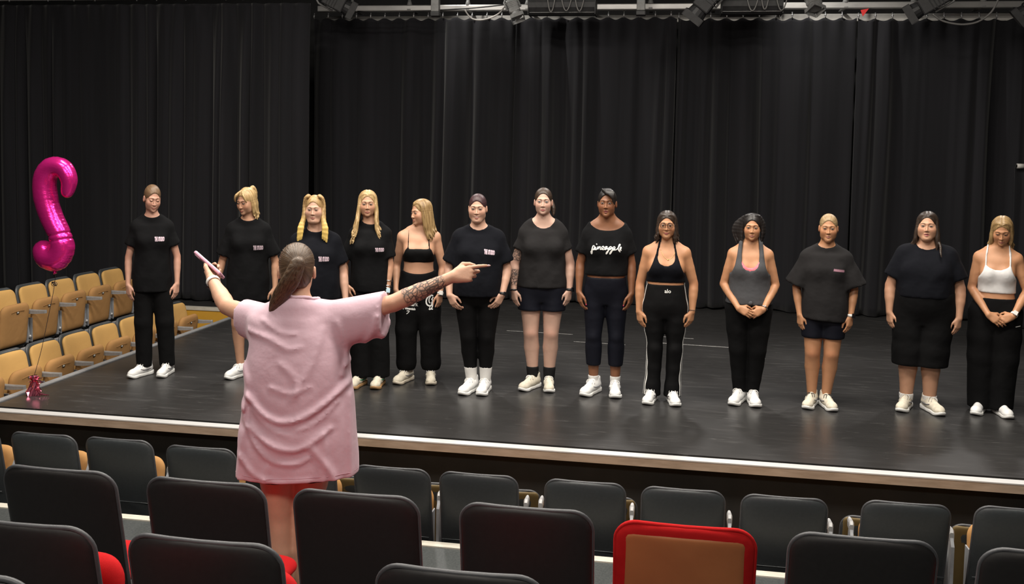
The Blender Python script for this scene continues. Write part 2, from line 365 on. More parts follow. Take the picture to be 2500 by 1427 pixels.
# ------------------------------------------------------------------ tip-up auditorium seats
M_SHELL = speck('black_seat_plastic', (.0100, .0092, .0096), (.0132, .0122, .0127), 60, .58, spec=.4); M_SHELLA = speck('slate_seat_plastic', (.033, .038, .041), (.041, .0465, .050), 60, .42, spec=.5)
M_SHELLR = fabric('red_seat_cover', (.40, .010, .011), weave=1200); M_PADR = fabric('red_seat_wool', (.40, .010, .012), var=.2, weave=700)
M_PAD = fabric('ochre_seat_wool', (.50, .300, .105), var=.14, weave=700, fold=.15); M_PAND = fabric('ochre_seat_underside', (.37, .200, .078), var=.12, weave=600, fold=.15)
M_RIMGLINT = speck('grey_rim_and_painted_glint', (.050, .052, .057), (.066, .068, .074), 30, .45); M_STEEL = speck('grey_seat_steel', (.26, .27, .29), (.34, .35, .37), 20, .42, .3); M_ARM = speck('silver_armrest', (.30, .30, .31), (.40, .40, .40), 20, .38, .4)
M_BROWN = speck('brown_back_panel', (.30, .098, .034), (.38, .135, .048), 4, .6); M_SHADED = speck('shaded_back_panel', (.100, .066, .022), (.13, .088, .030), 5, .65); M_PLATE = plain('seat_number_plate', (.55, .52, .47), .4); M_PLATED = plain('seat_number_socket', (.02, .014, .01), .6)  # the low seats' back panel has its shade painted into the colour
def pillow(w_, z0, z1, T, yc, rc_top, rc_bot, n=20, m=30, curve=.0, fold=8):
    """rounded upholstered panel: half width w_, from z0 to z1, thickness T, yc(v) centre line; closed mesh"""
    bm = bmesh.new(); h = z1-z0; G = [[], []]
    vs_ = [.5-.5*math.cos(PI*j/m) for j in range(m+1)]; us_ = [math.sin(PI/2*(-1+2*i/n)) for i in range(n+1)]
    for s_, Gs in ((1, G[0]), (-1, G[1])):
        for j, vv in enumerate(vs_):
            z = z0+h*vv; d1 = (z1-z)/rc_top; d0 = (z-z0)/rc_bot; ww = w_
            if d1 < 1: ww = w_-rc_top*(1-math.sqrt(max(0, 1-(1-d1)**2)))
            if d0 < 1: ww = min(ww, w_-rc_bot*(1-math.sqrt(max(0, 1-(1-d0)**2))))
            row = []
            for i, u in enumerate(us_):
                e = (1-abs(u)**fold)**.5*(1-abs(2*vv-1)**(fold*1.6))**.5
                row.append((u*ww, yc(vv)+curve*u*u+s_*T/2*e, z))
            Gs.append(row)
    ids = [[[bm.verts.new(p) for p in row] for row in Gs] for Gs in G]
    for s_ in (0, 1):
        for j in range(m):
            for i in range(n):
                q = (ids[s_][j][i], ids[s_][j][i+1], ids[s_][j+1][i+1], ids[s_][j+1][i]); bm.faces.new(q if s_ == 1 else q[::-1])
    bmesh.ops.remove_doubles(bm, verts=bm.verts, dist=1e-5)
    return bm
_rec = lambda v: .035-.125*v
def seat_parts(shell, pad, under, pan, pw=.222, pt=.715, br=.0075, zl=.03):
    out = {}
    bm = pillow(.236, .30, .882, .046, _rec, .075, .03, curve=.022); out['back_shell'] = bm_mesh('back_shell', bm, shell, True)
    rc, hw = .075, .2335; o_ = []
    for z in (.34, .45, .60, .72, .805): o_.append((-hw, _rec((z-.30)/.582)+.022*.98, z))
    for i in range(1, 9): a = PI-PI/2*i/8; x, z = -hw+rc+rc*math.cos(a), .880-rc+rc*math.sin(a); o_.append((x, _rec((z-.30)/.582)+.022*(x/hw)**2, z))
    o_ += [(x*hw, _rec(.997)+.022*x*x, .880) for x in (-.4, 0)]
    o_ = o_+[(-x, y, z) for x, y, z in o_[-2::-1]]
    bm = bmesh.new(); add_tube(bm, o_, br, 8); out['rim_glint'] = bm_mesh('rim_glint', bm, M_RIMGLINT if shell is not M_SHELLR else shell, True)  # grey rim; on the dark backs it paints the shell edge catching light
    bm = pillow(pw, .36, .868 if pw > .2 else .80, .050, lambda v: _rec(.10+.88*v)+.030, .070, .03, curve=.022); out['back_pad'] = bm_mesh('back_pad', bm, pad, True)
    if pan == 'up':
        bm = pillow(.218, .34, pt, .075, lambda v: .085+.045*v, .085, .02, curve=.0, fold=6); out['seat_pan'] = bm_mesh('seat_pan', bm, under, True)
    else:
        bm = pillow(.218, 0, .30, .075, lambda v: 0, .06, .03, fold=6); bmesh.ops.rotate(bm, cent=(0, 0, 0), matrix=Matrix.Rotation(-PI/2, 3, 'X'), verts=bm.verts); bmesh.ops.translate(bm, vec=(0, .04, .415), verts=bm.verts); out['seat_pan'] = bm_mesh('seat_pan', bm, under, True)
    bm = bmesh.new(); add_box(bm, (0, .160, .672), (.040, .006, .026), .003); out['number_plate'] = bm_mesh('number_plate', bm, M_PLATED)
    bm = bmesh.new(); add_box(bm, (.004, .164, .674), (.022, .004, .014), .001); out['plate_label'] = bm_mesh('plate_label', bm, M_PLATE)
    bm = bmesh.new(); add_tube(bm, [(-.10, .162, .679), (-.04, .164, .687), (.04, .164, .687), (.10, .162, .679)], .0022, 4); out['seam'] = bm_mesh('seam', bm, under, True)
    bm = bmesh.new()
    vs_ = [(-.010, .19, .66), (.010, .19, .66)]
    prof = [(.0, zl), (.0, .62), (.045, .690), (.065, .690), (.085, .60), (.115, .42), (.115, .36), (.05, .305), (.05, zl)]
    a = [bm.verts.new((-.009, y, z)) for y, z in prof]; b = [bm.verts.new((.009, y, z)) for y, z in prof]
    bm.faces.new(a); bm.faces.new(b[::-1])
    for i in range(len(prof)): bm.faces.new((a[i], a[(i+1) % len(prof)], b[(i+1) % len(prof)], b[i]))
    out['standard'] = bm_mesh('standard', bm, M_STEEL)
    bm = bmesh.new(); P_ = [(-.01, .672, .016), (.06, .690, .019), (.20, .688, .019), (.32, .690, .015), (.345, .692, .004)]
    rings = [[bm.verts.new((sx*w_, y, z+sz)) for sx, sz in ((-1, -.034+.05*max(0, y-.1)), (1, -.034+.05*max(0, y-.1)), (1, .0), (.6, .010), (-.6, .010), (-1, .0))] for y, z, w_ in P_]
    for i in range(len(rings)-1):
        for k_ in range(6): bm.faces.new((rings[i][k_], rings[i][(k_+1) % 6], rings[i+1][(k_+1) % 6], rings[i+1][k_]))
    bm.faces.new(rings[0][::-1]); bm.faces.new(rings[-1]); out['armrest'] = bm_mesh('armrest', bm, M_ARM)
    bm = bmesh.new(); add_box(bm, (0, .085, .46), (.010, .07, .24), .004); out['hinge_plate'] = bm_mesh('hinge_plate', bm, M_STEEL)
    bm = bmesh.new(); bmesh.ops.create_uvsphere(bm, u_segments=10, v_segments=6, radius=.019); out['hinge_cap'] = bm_mesh('hinge_cap', bm, M_ARM, True)
    bm = bmesh.new(); add_tube(bm, [(-.232, .0, .30), (.232, .0, .30)], .018, 8); out['seat_rail'] = bm_mesh('seat_rail', bm, M_STEEL)
    bm = bmesh.new(); add_box(bm, (0, .0, .148), (.07, .05, .296), .006); add_box(bm, (0, .02, .006), (.16, .12, .012), .003); out['pedestal'] = bm_mesh('pedestal', bm, M_STEEL)
    bm = bmesh.new(); add_tube(bm, [(-.226, -.026, .452), (-.12, -.0235, .452), (.12, -.0235, .452), (.226, -.026, .452)], .0028, 5); out['back_seam'] = bm_mesh('back_seam', bm, shell, True)
    return out
SEAT = {'ochre': seat_parts(M_SHELLA, M_PAD, M_PAND, 'up', .222, .752, .006, .30), 'slate': seat_parts(M_SHELLA, M_PAD, M_PAND, 'up', .20), 'black': seat_parts(M_SHELL, M_PADR, M_PADR, 'down', .185), 'blackup': seat_parts(M_SHELL, M_PADR, M_PADR, 'up', .185), 'shaded': seat_parts(M_SHELLA, M_PAND, M_PAND, 'down'), 'red': seat_parts(M_SHELLR, M_PADR, M_PADR, 'down')}
def seat(kind, loc, rz, label, group, arm=(-1,), scale=1.0, pitch=.29):
    p = SEAT[kind]; r = empty('auditorium_seat', loc, rz); r.scale = (scale, 1, 1); tag(r, label, 'seat', group)
    bs = link('back_shell', p['back_shell'], r); link('back_seam', p['back_seam'], bs); link('rim_glint', p['rim_glint'], bs)
    link('back_pad', p['back_pad'], r)
    sp = link('seat_pan', p['seat_pan'], r)
    if kind in ('ochre', 'slate', 'blackup'):
        npl = link('number_plate', p['number_plate'], sp); link('plate_label', p['plate_label'], sp); link('seam', p['seam'], sp)
        for e in (-1, 1): link('hinge_plate', p['hinge_plate'], r, (e*.222, 0, 0))
    link('seat_rail', p['seat_rail'], r); kind == 'ochre' or link('pedestal', p['pedestal'], r)
    for e in arm:
        st = link('standard', p['standard'], r, (e*pitch, 0, 0)); am = link('armrest', p['armrest'], r, (e*pitch, .03 if kind == 'slate' else .05, .01 if kind == 'slate' else -.03)); am.scale = (.8, .22 if kind == 'slate' else .74, 1); link('hinge_cap', p['hinge_cap'], st, (.0, .12, .40))
    if kind in ('red', 'shaded'):
        bm = pillow(.204 if kind == 'red' else .224, .33, .848 if kind == 'red' else .874, .020, lambda v: _rec(.06+.86*v)-.020, .030, .02, curve=.022, fold=24); link('back_panel', bm_mesh('back_panel', bm, M_BROWN if kind == 'red' else M_SHADED, True), r)
    return r
ORD = ['nearest', 'second', 'third', 'fourth', 'fifth', 'sixth', 'seventh', 'eighth']
# side seating facing the stage, lower then upper tier: x = back of the row
for i, y in enumerate((.0, .46, .91, 1.36, 1.81, 2.27, 2.72, 3.17)):
    seat('ochre', (-5.41, y+.215, .25), -PI/2, 'ochre seat in the lower side row, %s from the camera' % ORD[i], 'ochre tip-up seats of the lower side row', arm=(-1,), scale=.90, pitch=.245)
for i, y in enumerate((1.44, 1.90, 2.35, 2.81, 3.27)):
    seat('ochre', (-6.26, y+.215, .60), -PI/2, 'ochre seat in the upper side row, %s from the camera' % ORD[i], 'ochre tip-up seats of the upper side row', arm=(-1,), scale=.90, pitch=.245)
# front block, seen from behind
FA = [(-4.56, -.87, .10), (-3.998, -.87, .10), (-3.464, -.86, .10), (-2.874, -.90, .10), (-2.20, -.95, .10), (-1.589, -1.0, .10), (-1.057, -1.0, .10), (-.43, -.96, .09), (.135, -.96, .09), (.698, -.96, .09), (1.371, -.88, .08), (1.975, -.86, .09)]
nm = ['cut by the left picture edge', 'second from the left edge', 'third from the left edge', 'left of the woman in the pink tee', 'mostly hidden by the woman in the pink tee', 'right of the woman in the pink tee', 'second right of the pink tee', 'third right of the pink tee', 'straight beyond the red seat', 'third from the right edge', 'second from the right edge', 'at the right picture edge']
AR = [(-1,), (-1,), (-1,), (-1,), (), (1,), (1,), (-1, 1), (1,), (1,), (-1, 1), (1,)]
for (x, y, z), t, a_ in zip(FA, nm, AR):
    seat('slate', (x, y+.06, z), 0, 'slate-backed front-row seat, '+t, 'slate-backed seats of the front row', arm=a_, pitch=.272)
# lower seats under the stage front, their olive back panels showing between the front-row seats
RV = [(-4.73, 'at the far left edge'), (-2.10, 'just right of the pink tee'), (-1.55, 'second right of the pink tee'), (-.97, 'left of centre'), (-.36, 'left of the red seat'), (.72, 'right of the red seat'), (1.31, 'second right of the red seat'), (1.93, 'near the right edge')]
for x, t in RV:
    o = seat('shaded', (x, -.47, -.145), 0, 'half-hidden grey-rimmed seat with olive panel by the stage, '+t, 'grey-rimmed seats under the stage front', arm=(), scale=.95)
for x, t in ((-2.263, 'leftmost of its row'), (-1.664, 'left of the gap with bare legs'), (-1.082, 'right of the gap with bare legs'), (-.459, 'left of the red seat'), (.67, 'right of the red seat'), (1.27, 'cut by the right picture edge')):
    seat('black', (x, -3.10 if x < .6 else -3.09, .752 if x < .6 else .74), 0, 'black-backed seat in the middle row, '+t, 'black-backed seats of the middle row', arm=(), pitch=.29)
seat('red', (.089, -3.12, .742), 0, 'seat with red fabric rim and brown back panel in the middle row', None, arm=())
seat('blackup', (-1.862, -3.84, .865), 0, 'black-backed seat with raised red cushion at the lower left corner', 'black-backed seats of the back row', arm=())
seat('blackup', (-1.281, -3.84, .865), 0, 'black-backed seat with raised red cushion below the pink tee', 'black-backed seats of the back row', arm=())
seat('black', (-.53, -3.85, .85), 0, 'black-backed seat at the bottom edge left of the red seat', 'black-backed seats of the back row', arm=())
seat('black', (-1.545, -4.52, 1.05), 0, 'black-backed seat barely showing in the bottom left corner', 'black-backed seats of the back row', arm=())
# ------------------------------------------------------------------ implicit modelling: every body, garment and head of hair is grown from a distance field
def axis(lo, hi, c, fine=()):
    out = [lo]; x = lo
    while x < hi:
        st = c
        for a, b, s in fine:
            if a <= x <= b: st = min(st, s)
            elif x < a and x+c > a: st = min(st, max(s, a-x))
        x += st; out.append(x)
    return np.array(out, dtype=np.float32)
def smin(a, b, k):
    h = np.maximum(k-np.abs(a-b), 0.0)
    return np.minimum(a, b)-h*h*(0.25/k)
def smax(a, b, k): return -smin(-a, -b, k)
class Grid:
    def __init__(s, xs, ys, zs):
        s.x, s.y, s.z = xs, ys, zs
        s.X = xs[:, None, None]; s.Y = ys[None, :, None]; s.Z = zs[None, None, :]
    def new(s, v=0.5): return np.full((len(s.x), len(s.y), len(s.z)), v, dtype=np.float32)
    def box(s, lo, hi):
        i = [np.searchsorted(a, l) for a, l in zip((s.x, s.y, s.z), lo)]
        j = [np.searchsorted(a, h) for a, h in zip((s.x, s.y, s.z), hi)]
        sl = tuple(slice(a, max(b, a)) for a, b in zip(i, j))
        return sl, s.x[sl[0]][:, None, None], s.y[sl[1]][None, :, None], s.z[sl[2]][None, None, :]
    def sub(s, step):
        def pick(a):
            keep = [0]
            for i in range(1, len(a)):
                if a[i]-a[keep[-1]] >= step*0.95: keep.append(i)
            return np.array(keep)
        i, j, k = pick(s.x), pick(s.y), pick(s.z)
        return Grid(s.x[i], s.y[j], s.z[k]), (i, j, k)
    def add(s, D, fn, lo, hi, k, m=0.03):
        lo = [a-m for a in lo]; hi = [a+m for a in hi]
        sl, X, Y, Z = s.box(lo, hi)
        if D[sl].size: D[sl] = smin(D[sl], fn(X, Y, Z), k)
    def cap(s, D, a, b, ra, rb, k=0.01, flat=None):
        """round cone from a to b; flat = (axis vector, factor) squeezes it along one direction"""
        a = np.asarray(a, float); b = np.asarray(b, float); r = max(ra, rb)
        if flat is not None: n = np.asarray(flat[0], float); n = n/np.linalg.norm(n); r = r*max(1, flat[1])
        ba = b-a; L2 = float(ba@ba)+1e-12
        def fn(X, Y, Z):
            px, py, pz = X-a[0], Y-a[1], Z-a[2]
            t = np.clip((px*ba[0]+py*ba[1]+pz*ba[2])/L2, 0, 1)
            qx, qy, qz = px-ba[0]*t, py-ba[1]*t, pz-ba[2]*t
            d2 = qx*qx+qy*qy+qz*qz
            if flat is not None:
                h = qx*n[0]+qy*n[1]+qz*n[2]
                d2 = d2+h*h*(1/flat[1]**2-1)
            return np.sqrt(d2)-(ra+(rb-ra)*t)
        s.add(D, fn, np.minimum(a, b)-r, np.maximum(a, b)+r, k, m=k+0.02)
    def chain(s, D, pts, rad):
        for a, b, ra, rb in zip(pts[:-1], pts[1:], rad[:-1], rad[1:]): s.cap(D, a, b, ra, rb, .004)
    def ell(s, D, c, r, k=0.01, op='add', R=None):
        c = np.asarray(c, float); r = np.asarray(r, float)
        def fn(X, Y, Z):
            x, y, z = X-c[0], Y-c[1], Z-c[2]
            if R is not None: x, y, z = (R[0][0]*x+R[0][1]*y+R[0][2]*z, R[1][0]*x+R[1][1]*y+R[1][2]*z, R[2][0]*x+R[2][1]*y+R[2][2]*z)
            k0 = np.sqrt((x/r[0])**2+(y/r[1])**2+(z/r[2])**2); k1 = np.sqrt((x/r[0]**2)**2+(y/r[1]**2)**2+(z/r[2]**2)**2)+1e-9
            return k0*(k0-1)/k1
        e = np.full(3, r.max()) if R is not None else r
        if op == 'add': s.add(D, fn, c-e, c+e, k, m=k+0.02)
        else:
            sl, X, Y, Z = s.box(c-e-k-0.02, c+e+k+0.02)
            if D[sl].size: D[sl] = smax(D[sl], -fn(X, Y, Z), k)
    def loft(s, D, secs, k=0.02, p=2.3, y0=0.0, x0=0.0):
        """stack of superelliptic sections (z, half width, half depth, y centre)"""
        S = np.array(secs, dtype=np.float32)
        zz = np.linspace(S[0, 0], S[-1, 0], 120)
        # smooth interpolation of section values
        def ip(c):
            v = np.interp(zz, S[:, 0], S[:, c]); kern = np.ones(9)/9
            return np.convolve(np.pad(v, 4, mode='edge'), kern, 'valid')
        W, Dp, Cy = ip(1), ip(2), ip(3)
        mw, md = S[:, 1].max(), S[:, 2].max()
        def fn(X, Y, Z):
            w = np.interp(Z, zz, W); d = np.interp(Z, zz, Dp); cy = np.interp(Z, zz, Cy)+y0
            a, b = np.abs(X-x0)/w, np.abs(Y-cy)/d
            q = (a**p+b**p)**(1/p)
            m = np.minimum(w, d)
            dxy = (q-1)*m
            dz = np.maximum(S[0, 0]-Z, Z-S[-1, 0])
            return smax(dxy, dz+0*dxy, 0.02)
        cyl, cyh = S[:, 3].min()+y0, S[:, 3].max()+y0
        s.add(D, fn, (x0-mw, cyl-md, S[0, 0]), (x0+mw, cyh+md, S[-1, 0]), k, m=k+0.03)
    def mesh(s, D):
        """naive surface nets -> verts (n,3), quads (m,4)"""
        nx, ny, nz = D.shape
        ins = D < 0
        c8 = ins[:-1, :-1, :-1].astype(np.int8)
        for dx in (0, 1):
            for dy in (0, 1):
                for dz in (0, 1):
                    if dx or dy or dz: c8 = c8+ins[dx:nx-1+dx, dy:ny-1+dy, dz:nz-1+dz]
        act = (c8 > 0) & (c8 < 8)
        I, J, K = np.nonzero(act)
        n = len(I)
        idx = np.full(act.shape, -1, dtype=np.int32); idx[I, J, K] = np.arange(n)
        corner = [(a, b, c) for a in (0, 1) for b in (0, 1) for c in (0, 1)]
        V = {c: D[I+c[0], J+c[1], K+c[2]] for c in corner}
        P = {c: np.stack((s.x[I+c[0]], s.y[J+c[1]], s.z[K+c[2]]), 1) for c in corner}
        acc = np.zeros((n, 3)); cnt = np.zeros(n)
        for c in corner:
            for ax in range(3):
                if c[ax] == 0:
                    d = tuple(1 if q == ax else c[q] for q in range(3))
                    v0, v1 = V[c], V[d]; m = (v0 < 0) != (v1 < 0)
                    t = np.where(m, v0/np.where(m, v0-v1, 1), 0)
                    acc += np.where(m[:, None], P[c]+(P[d]-P[c])*t[:, None], 0); cnt += m
        verts = acc/cnt[:, None]
        quads = []
        for ax in range(3):
            sl0 = [slice(None)]*3; sl1 = [slice(None)]*3
            sl0[ax] = slice(0, -1); sl1[ax] = slice(1, None)
            a, b = ins[tuple(sl0)], ins[tuple(sl1)]
            q = a != b
            o1, o2 = [(1, 2), (2, 0), (0, 1)][ax]
            e = np.nonzero(q)
            ok = (e[o1] > 0) & (e[o1] < D.shape[o1]-1) & (e[o2] > 0) & (e[o2] < D.shape[o2]-1)
            e = [v[ok] for v in e]
            fl = a[tuple(e)]
            def cell(d1, d2):
                cc = [e[0].copy(), e[1].copy(), e[2].copy()]; cc[o1] -= d1; cc[o2] -= d2
                return idx[cc[0], cc[1], cc[2]]
            Q = np.stack((cell(1, 1), cell(0, 1), cell(0, 0), cell(1, 0)), 1)
            Q[~fl] = Q[~fl][:, ::-1]
            quads.append(Q)
        return verts, np.concatenate(quads)
def relax(v, q, it=1, lam=0.5):
    for _ in range(it):
        acc = np.zeros_like(v); cnt = np.zeros(len(v))
        for a, b in ((0, 1), (1, 2), (2, 3), (3, 0)):
            for i, j in ((a, b), (b, a)):
                acc += np.stack([np.bincount(q[:, i], v[q[:, j], c], len(v)) for c in range(3)], 1); cnt += np.bincount(q[:, i], minlength=len(v))
        v = v+lam*(acc/np.maximum(cnt, 1)[:, None]-v)
    return v
def np_mesh(name, v, q, mats, smooth=True):
    me = bpy.data.meshes.new(name)
    me.vertices.add(len(v)); me.vertices.foreach_set('co', v.astype(np.float32).ravel())
    me.loops.add(q.size); me.loops.foreach_set('vertex_index', q.astype(np.int32).ravel())
    me.polygons.add(len(q)); me.polygons.foreach_set('loop_start', np.arange(0, q.size, q.shape[1], dtype=np.int32))
    me.polygons.foreach_set('use_smooth', np.ones(len(q), dtype=bool))
    for m in (mats if isinstance(mats, (list, tuple)) else [mats]): me.materials.append(m)
    me.update(); me.validate()
    return me
def vattr(me, name, vals, typ='FLOAT'):
    a = me.attributes.new(name, typ, 'POINT'); a.data.foreach_set('value' if typ == 'FLOAT' else 'vector', np.asarray(vals, dtype=np.float32).ravel())
def rotm(yaw=0, pitch=0, roll=0):
    """head rotation: yaw turns to image right (+) , pitch nods down (+), roll tilts to image right (+). returns local->world 3x3"""
    return np.array(Matrix.Rotation(yaw, 3, 'Z') @ Matrix.Rotation(pitch, 3, 'X') @ Matrix.Rotation(roll, 3, 'Y'))
# ------------------------------------------------------------------ people: body
def ellf(x, y, z, c, r):
    x, y, z = x-c[0], y-c[1], z-c[2]
    k0 = np.sqrt((x/r[0])**2+(y/r[1])**2+(z/r[2])**2); k1 = np.sqrt((x/r[0]**2)**2+(y/r[1]**2)**2+(z/r[2]**2)**2)+1e-9
    return k0*(k0-1)/k1
def capf(x, y, z, a, b, ra, rb):
    a = np.asarray(a, float); ba = np.asarray(b, float)-a; px, py, pz = x-a[0], y-a[1], z-a[2]
    t = np.clip((px*ba[0]+py*ba[1]+pz*ba[2])/(ba@ba+1e-12), 0, 1)
    return np.sqrt((px-ba[0]*t)**2+(py-ba[1]*t)**2+(pz-ba[2]*t)**2)-(ra+(rb-ra)*t)
def head_sdf(x, y, z, jw=1.0, full=0.0, nose=1.0, smile=0.0, mouth=0.0):
    ax = np.abs(x)
    d = ellf(ax, y, z, (0, .014, .036), (.0735, .094, .086))
    d = smin(d, ellf(ax, y, z, (0, -.022, -.026), (.0635*jw, .066, .076)), .03)
    d = smin(d, ellf(ax, y, z, (0, -.070, -.094), (.021*jw, .019, .017)), .035)
    d = smin(d, ellf(ax, y, z, (.038*jw, -.020, -.066), (.022+.012*full, .034, .030)), .035)
    d = smin(d, ellf(ax, y, z, (.039, -.056, -.026), (.022+.010*full, .021, .024)), .035)
    if full > 0: d = smin(d, ellf(ax, y, z, (0, -.045, -.105), (.045*full+.012, .035, .022)), .03)
    d = smin(d, capf(ax, y, z, (.008, -.0835, .021), (.042, -.070, .021), .0075, .0065), .02)
    d = smax(d, -ellf(ax, y, z, (.031, -.097, .003), (.0195, .0160, .0120)), .02)
    d = smin(d, ellf(ax, y, z, (.031, -.0745, .002), (.0155, .0135, .0125)), .006)
    d = smin(d, capf(x, y, z, (0, -.083, .010), (0, -.1035*nose, -.034), .0050, .0082), .010)
    d = smin(d, ellf(ax, y, z, (.0098, -.0915, -.0375), (.0070, .0090, .0064)), .008)
    d = smin(d, capf(ax, y, z, (0, -.0905, -.0615), (.018+.004*smile, -.082, -.0625+.004*smile), .0066, .004), .007)
    d = smin(d, capf(ax, y, z, (0, -.0885, -.0735-mouth), (.015, -.081, -.0705-mouth*.6), .0072, .0045), .007)
    d = smax(d, -capf(ax, y, z, (0, -.099, -.0672-mouth*.5), (.021+.004*smile, -.088, -.0662+.004*smile), .0032+mouth*.5, .002), .004)
    d = smax(d, -ellf(ax, y, z, (0, -.094, -.0855-mouth), (.014, .006, .0045)), .010)
    ear = ellf(ax, y, z, (.0775, .014, -.008), (.011, .019, .031))
    ear = smax(ear, -ellf(ax, y, z, (.090, .008, -.004), (.009, .010, .018)), .006)
    d = smin(d, ear, .008)
    return d

def hand_prims(wr, d, n, th, L=1.0, curl=(0.35, 0.4, 0.3), thumb_in=0.35, spread=1.0, point=None, thick=1.0):
    """capsules of a hand. wr wrist, d direction of the fingers, n palm normal (towards palm side), th thumb side"""
    d = np.asarray(d, float); d /= np.linalg.norm(d)
    n = np.asarray(n, float); n = n-d*(n@d); n /= np.linalg.norm(n)
    t = np.cross(d, n)
    if t@np.asarray(th, float) < 0: t = -t
    W = np.asarray(wr, float); out = []
    at = lambda a, b, c: W+(d*a+t*b+n*c)*L
    # palm: four metacarpal rays, flattened
    bases = [(.086, .027), (.090, .009), (.086, -.009), (.078, -.026)]
    for (a, b) in bases:
        out.append((at(.004, b*.45, 0), at(a-.006, b, 0), .0135*L*thick, .0110*L*thick, .012))
    out.append((at(.018, .022, .006), at(.052, .030, .008), .0135*L*thick, .0115*L*thick, .012))
    out.append((at(.018, -.018, .006), at(.060, -.024, .006), .012*L*thick, .010*L*thick, .012))
    lens = [(.040, .024, .020), (.045, .028, .021), (.041, .026, .021), (.032, .020, .018)]
    for i, ((a, b), ls) in enumerate(zip(bases, lens)):
        c = curl if point is None or point[i] is None else point[i]
        p = at(a-.004, b, 0); ang = 0; side = (b/.027)*.10*spread
        r = (.0090 if i < 3 else .0080)*L*thick
        for q in range(3):
            ang += c[q]*(1+.12*i)
            u = (d*math.cos(ang)+n*math.sin(ang))+t*side*math.cos(ang)
            u /= np.linalg.norm(u)
            p2 = p+u*ls[q]*L
            out.append((p, p2, r, r*.92, .0025)); p = p2; r *= .93
    p0 = at(.022, .026, .008); u1 = d*.70+t*.62+n*.30*(thumb_in+.3); u1 /= np.linalg.norm(u1)
    p1 = p0+u1*.040*L; u2 = d*.92+t*(.38-.6*thumb_in)+n*.35*thumb_in*1.6; u2 /= np.linalg.norm(u2)
    p2 = p1+u2*.030*L; u3 = d*.97+t*(.22-.75*thumb_in)+n*.3*thumb_in; u3 /= np.linalg.norm(u3)
    p3 = p2+u3*.024*L
    out += [(p0, p1, .0135*L, .0112*L, .008), (p1, p2, .0108*L, .0096*L, .003), (p2, p3, .0096*L, .0078*L, .003)]
    return out

class Person:
    pass
SKIN = {}
def skin_mat(name, col, tat=False):
    k = NT(name)
    f = k.noise(k.coord(), 22, 3)
    base = k.mix(f, tuple(c*.90 for c in col), tuple(min(1, c*1.08) for c in col))
    blush = k.mix(k.attr('blush'), base, (col[0]*.92, col[1]*.60, col[2]*.55)) if True else base
    v = k.attr('blush')
    if tat:
        vc = k.attr('tatco', 'Vector')
        vo = k.n('ShaderNodeTexVoronoi', feature='DISTANCE_TO_EDGE'); k.l(vc, vo.inputs['Vector']); vo.inputs['Scale'].default_value = 44
        l1 = k.ramp(vo.outputs['Distance'], [(0.04, 1), (0.16, 0)])
        vs = k.n('ShaderNodeTexVoronoi', feature='F1'); k.l(vc, vs.inputs['Vector']); vs.inputs['Scale'].default_value = 24
        sn = k.n('ShaderNodeMath', operation='MULTIPLY'); k.l(vs.outputs['Distance'], sn.inputs[0]); sn.inputs[1].default_value = 26
        s2 = k.n('ShaderNodeMath', operation='SINE'); k.l(sn.outputs[0], s2.inputs[0])
        l2 = k.ramp(s2.outputs[0], [(0.66, 0), (0.95, 1)])
        l3 = k.ramp(k.noise(vc, 20, 4), [(0.42, 0), (0.7, 0.75)])
        m1 = k.n('ShaderNodeMath', operation='MAXIMUM'); k.l(l1, m1.inputs[0]); k.l(l2, m1.inputs[1])
        m2 = k.n('ShaderNodeMath', operation='MAXIMUM'); k.l(m1.outputs[0], m2.inputs[0]); k.l(l3, m2.inputs[1])
        m3 = k.n('ShaderNodeMath', operation='MULTIPLY'); k.l(m2.outputs[0], m3.inputs[0]); k.l(k.attr('tattoo'), m3.inputs[1])
        m4 = k.n('ShaderNodeMath', operation='MULTIPLY'); k.l(m3.outputs[0], m4.inputs[0]); m4.inputs[1].default_value = .9
        blush = k.mix(m4.outputs[0], blush, (.035, .033, .034))
    k.l(blush, k.b.inputs['Base Color'])
    k.b.inputs['Roughness'].default_value = .48; k.b.inputs['Specular IOR Level'].default_value = .4
    k.b.inputs['Subsurface Weight'].default_value = .12; k.b.inputs['Subsurface Radius'].default_value = (.012, .005, .003)
    k.b.inputs['Subsurface Scale'].default_value = .6
    k.bump(k.noise(k.coord(), 160, 2), .08, .004)
    return k.m
def hair_mat(name, c0, c1, radial=False, tip=None):
    k = NT(name)
    v = k.attr('flow', 'Vector')
    f = k.noise(v, 1.0, 3, .6)
    c = k.ramp(f, [(.32, c0), (.68, c1)])
    if tip is not None:
        c = k.mix(k.attr('tip'), c, tip)
    k.l(c, k.b.inputs['Base Color'])
    k.b.inputs['Roughness'].default_value = .42; k.b.inputs['Specular IOR Level'].default_value = .45
    k.bump(f, .38, .005)
    return k.m

M_EYEW = plain('eye_white', (.46, .44, .42), .3); M_IRIS = plain('iris_brown', (.06, .03, .018), .2)
M_IRISB = plain('iris_blue', (.10, .15, .17), .2); M_PUPIL = plain('pupil_black', (.004, .004, .004), .15)
M_LASH = plain('lash_dark', (.012, .009, .008), .6); M_TEETH = plain('teeth_ivory', (.68, .64, .56), .3)

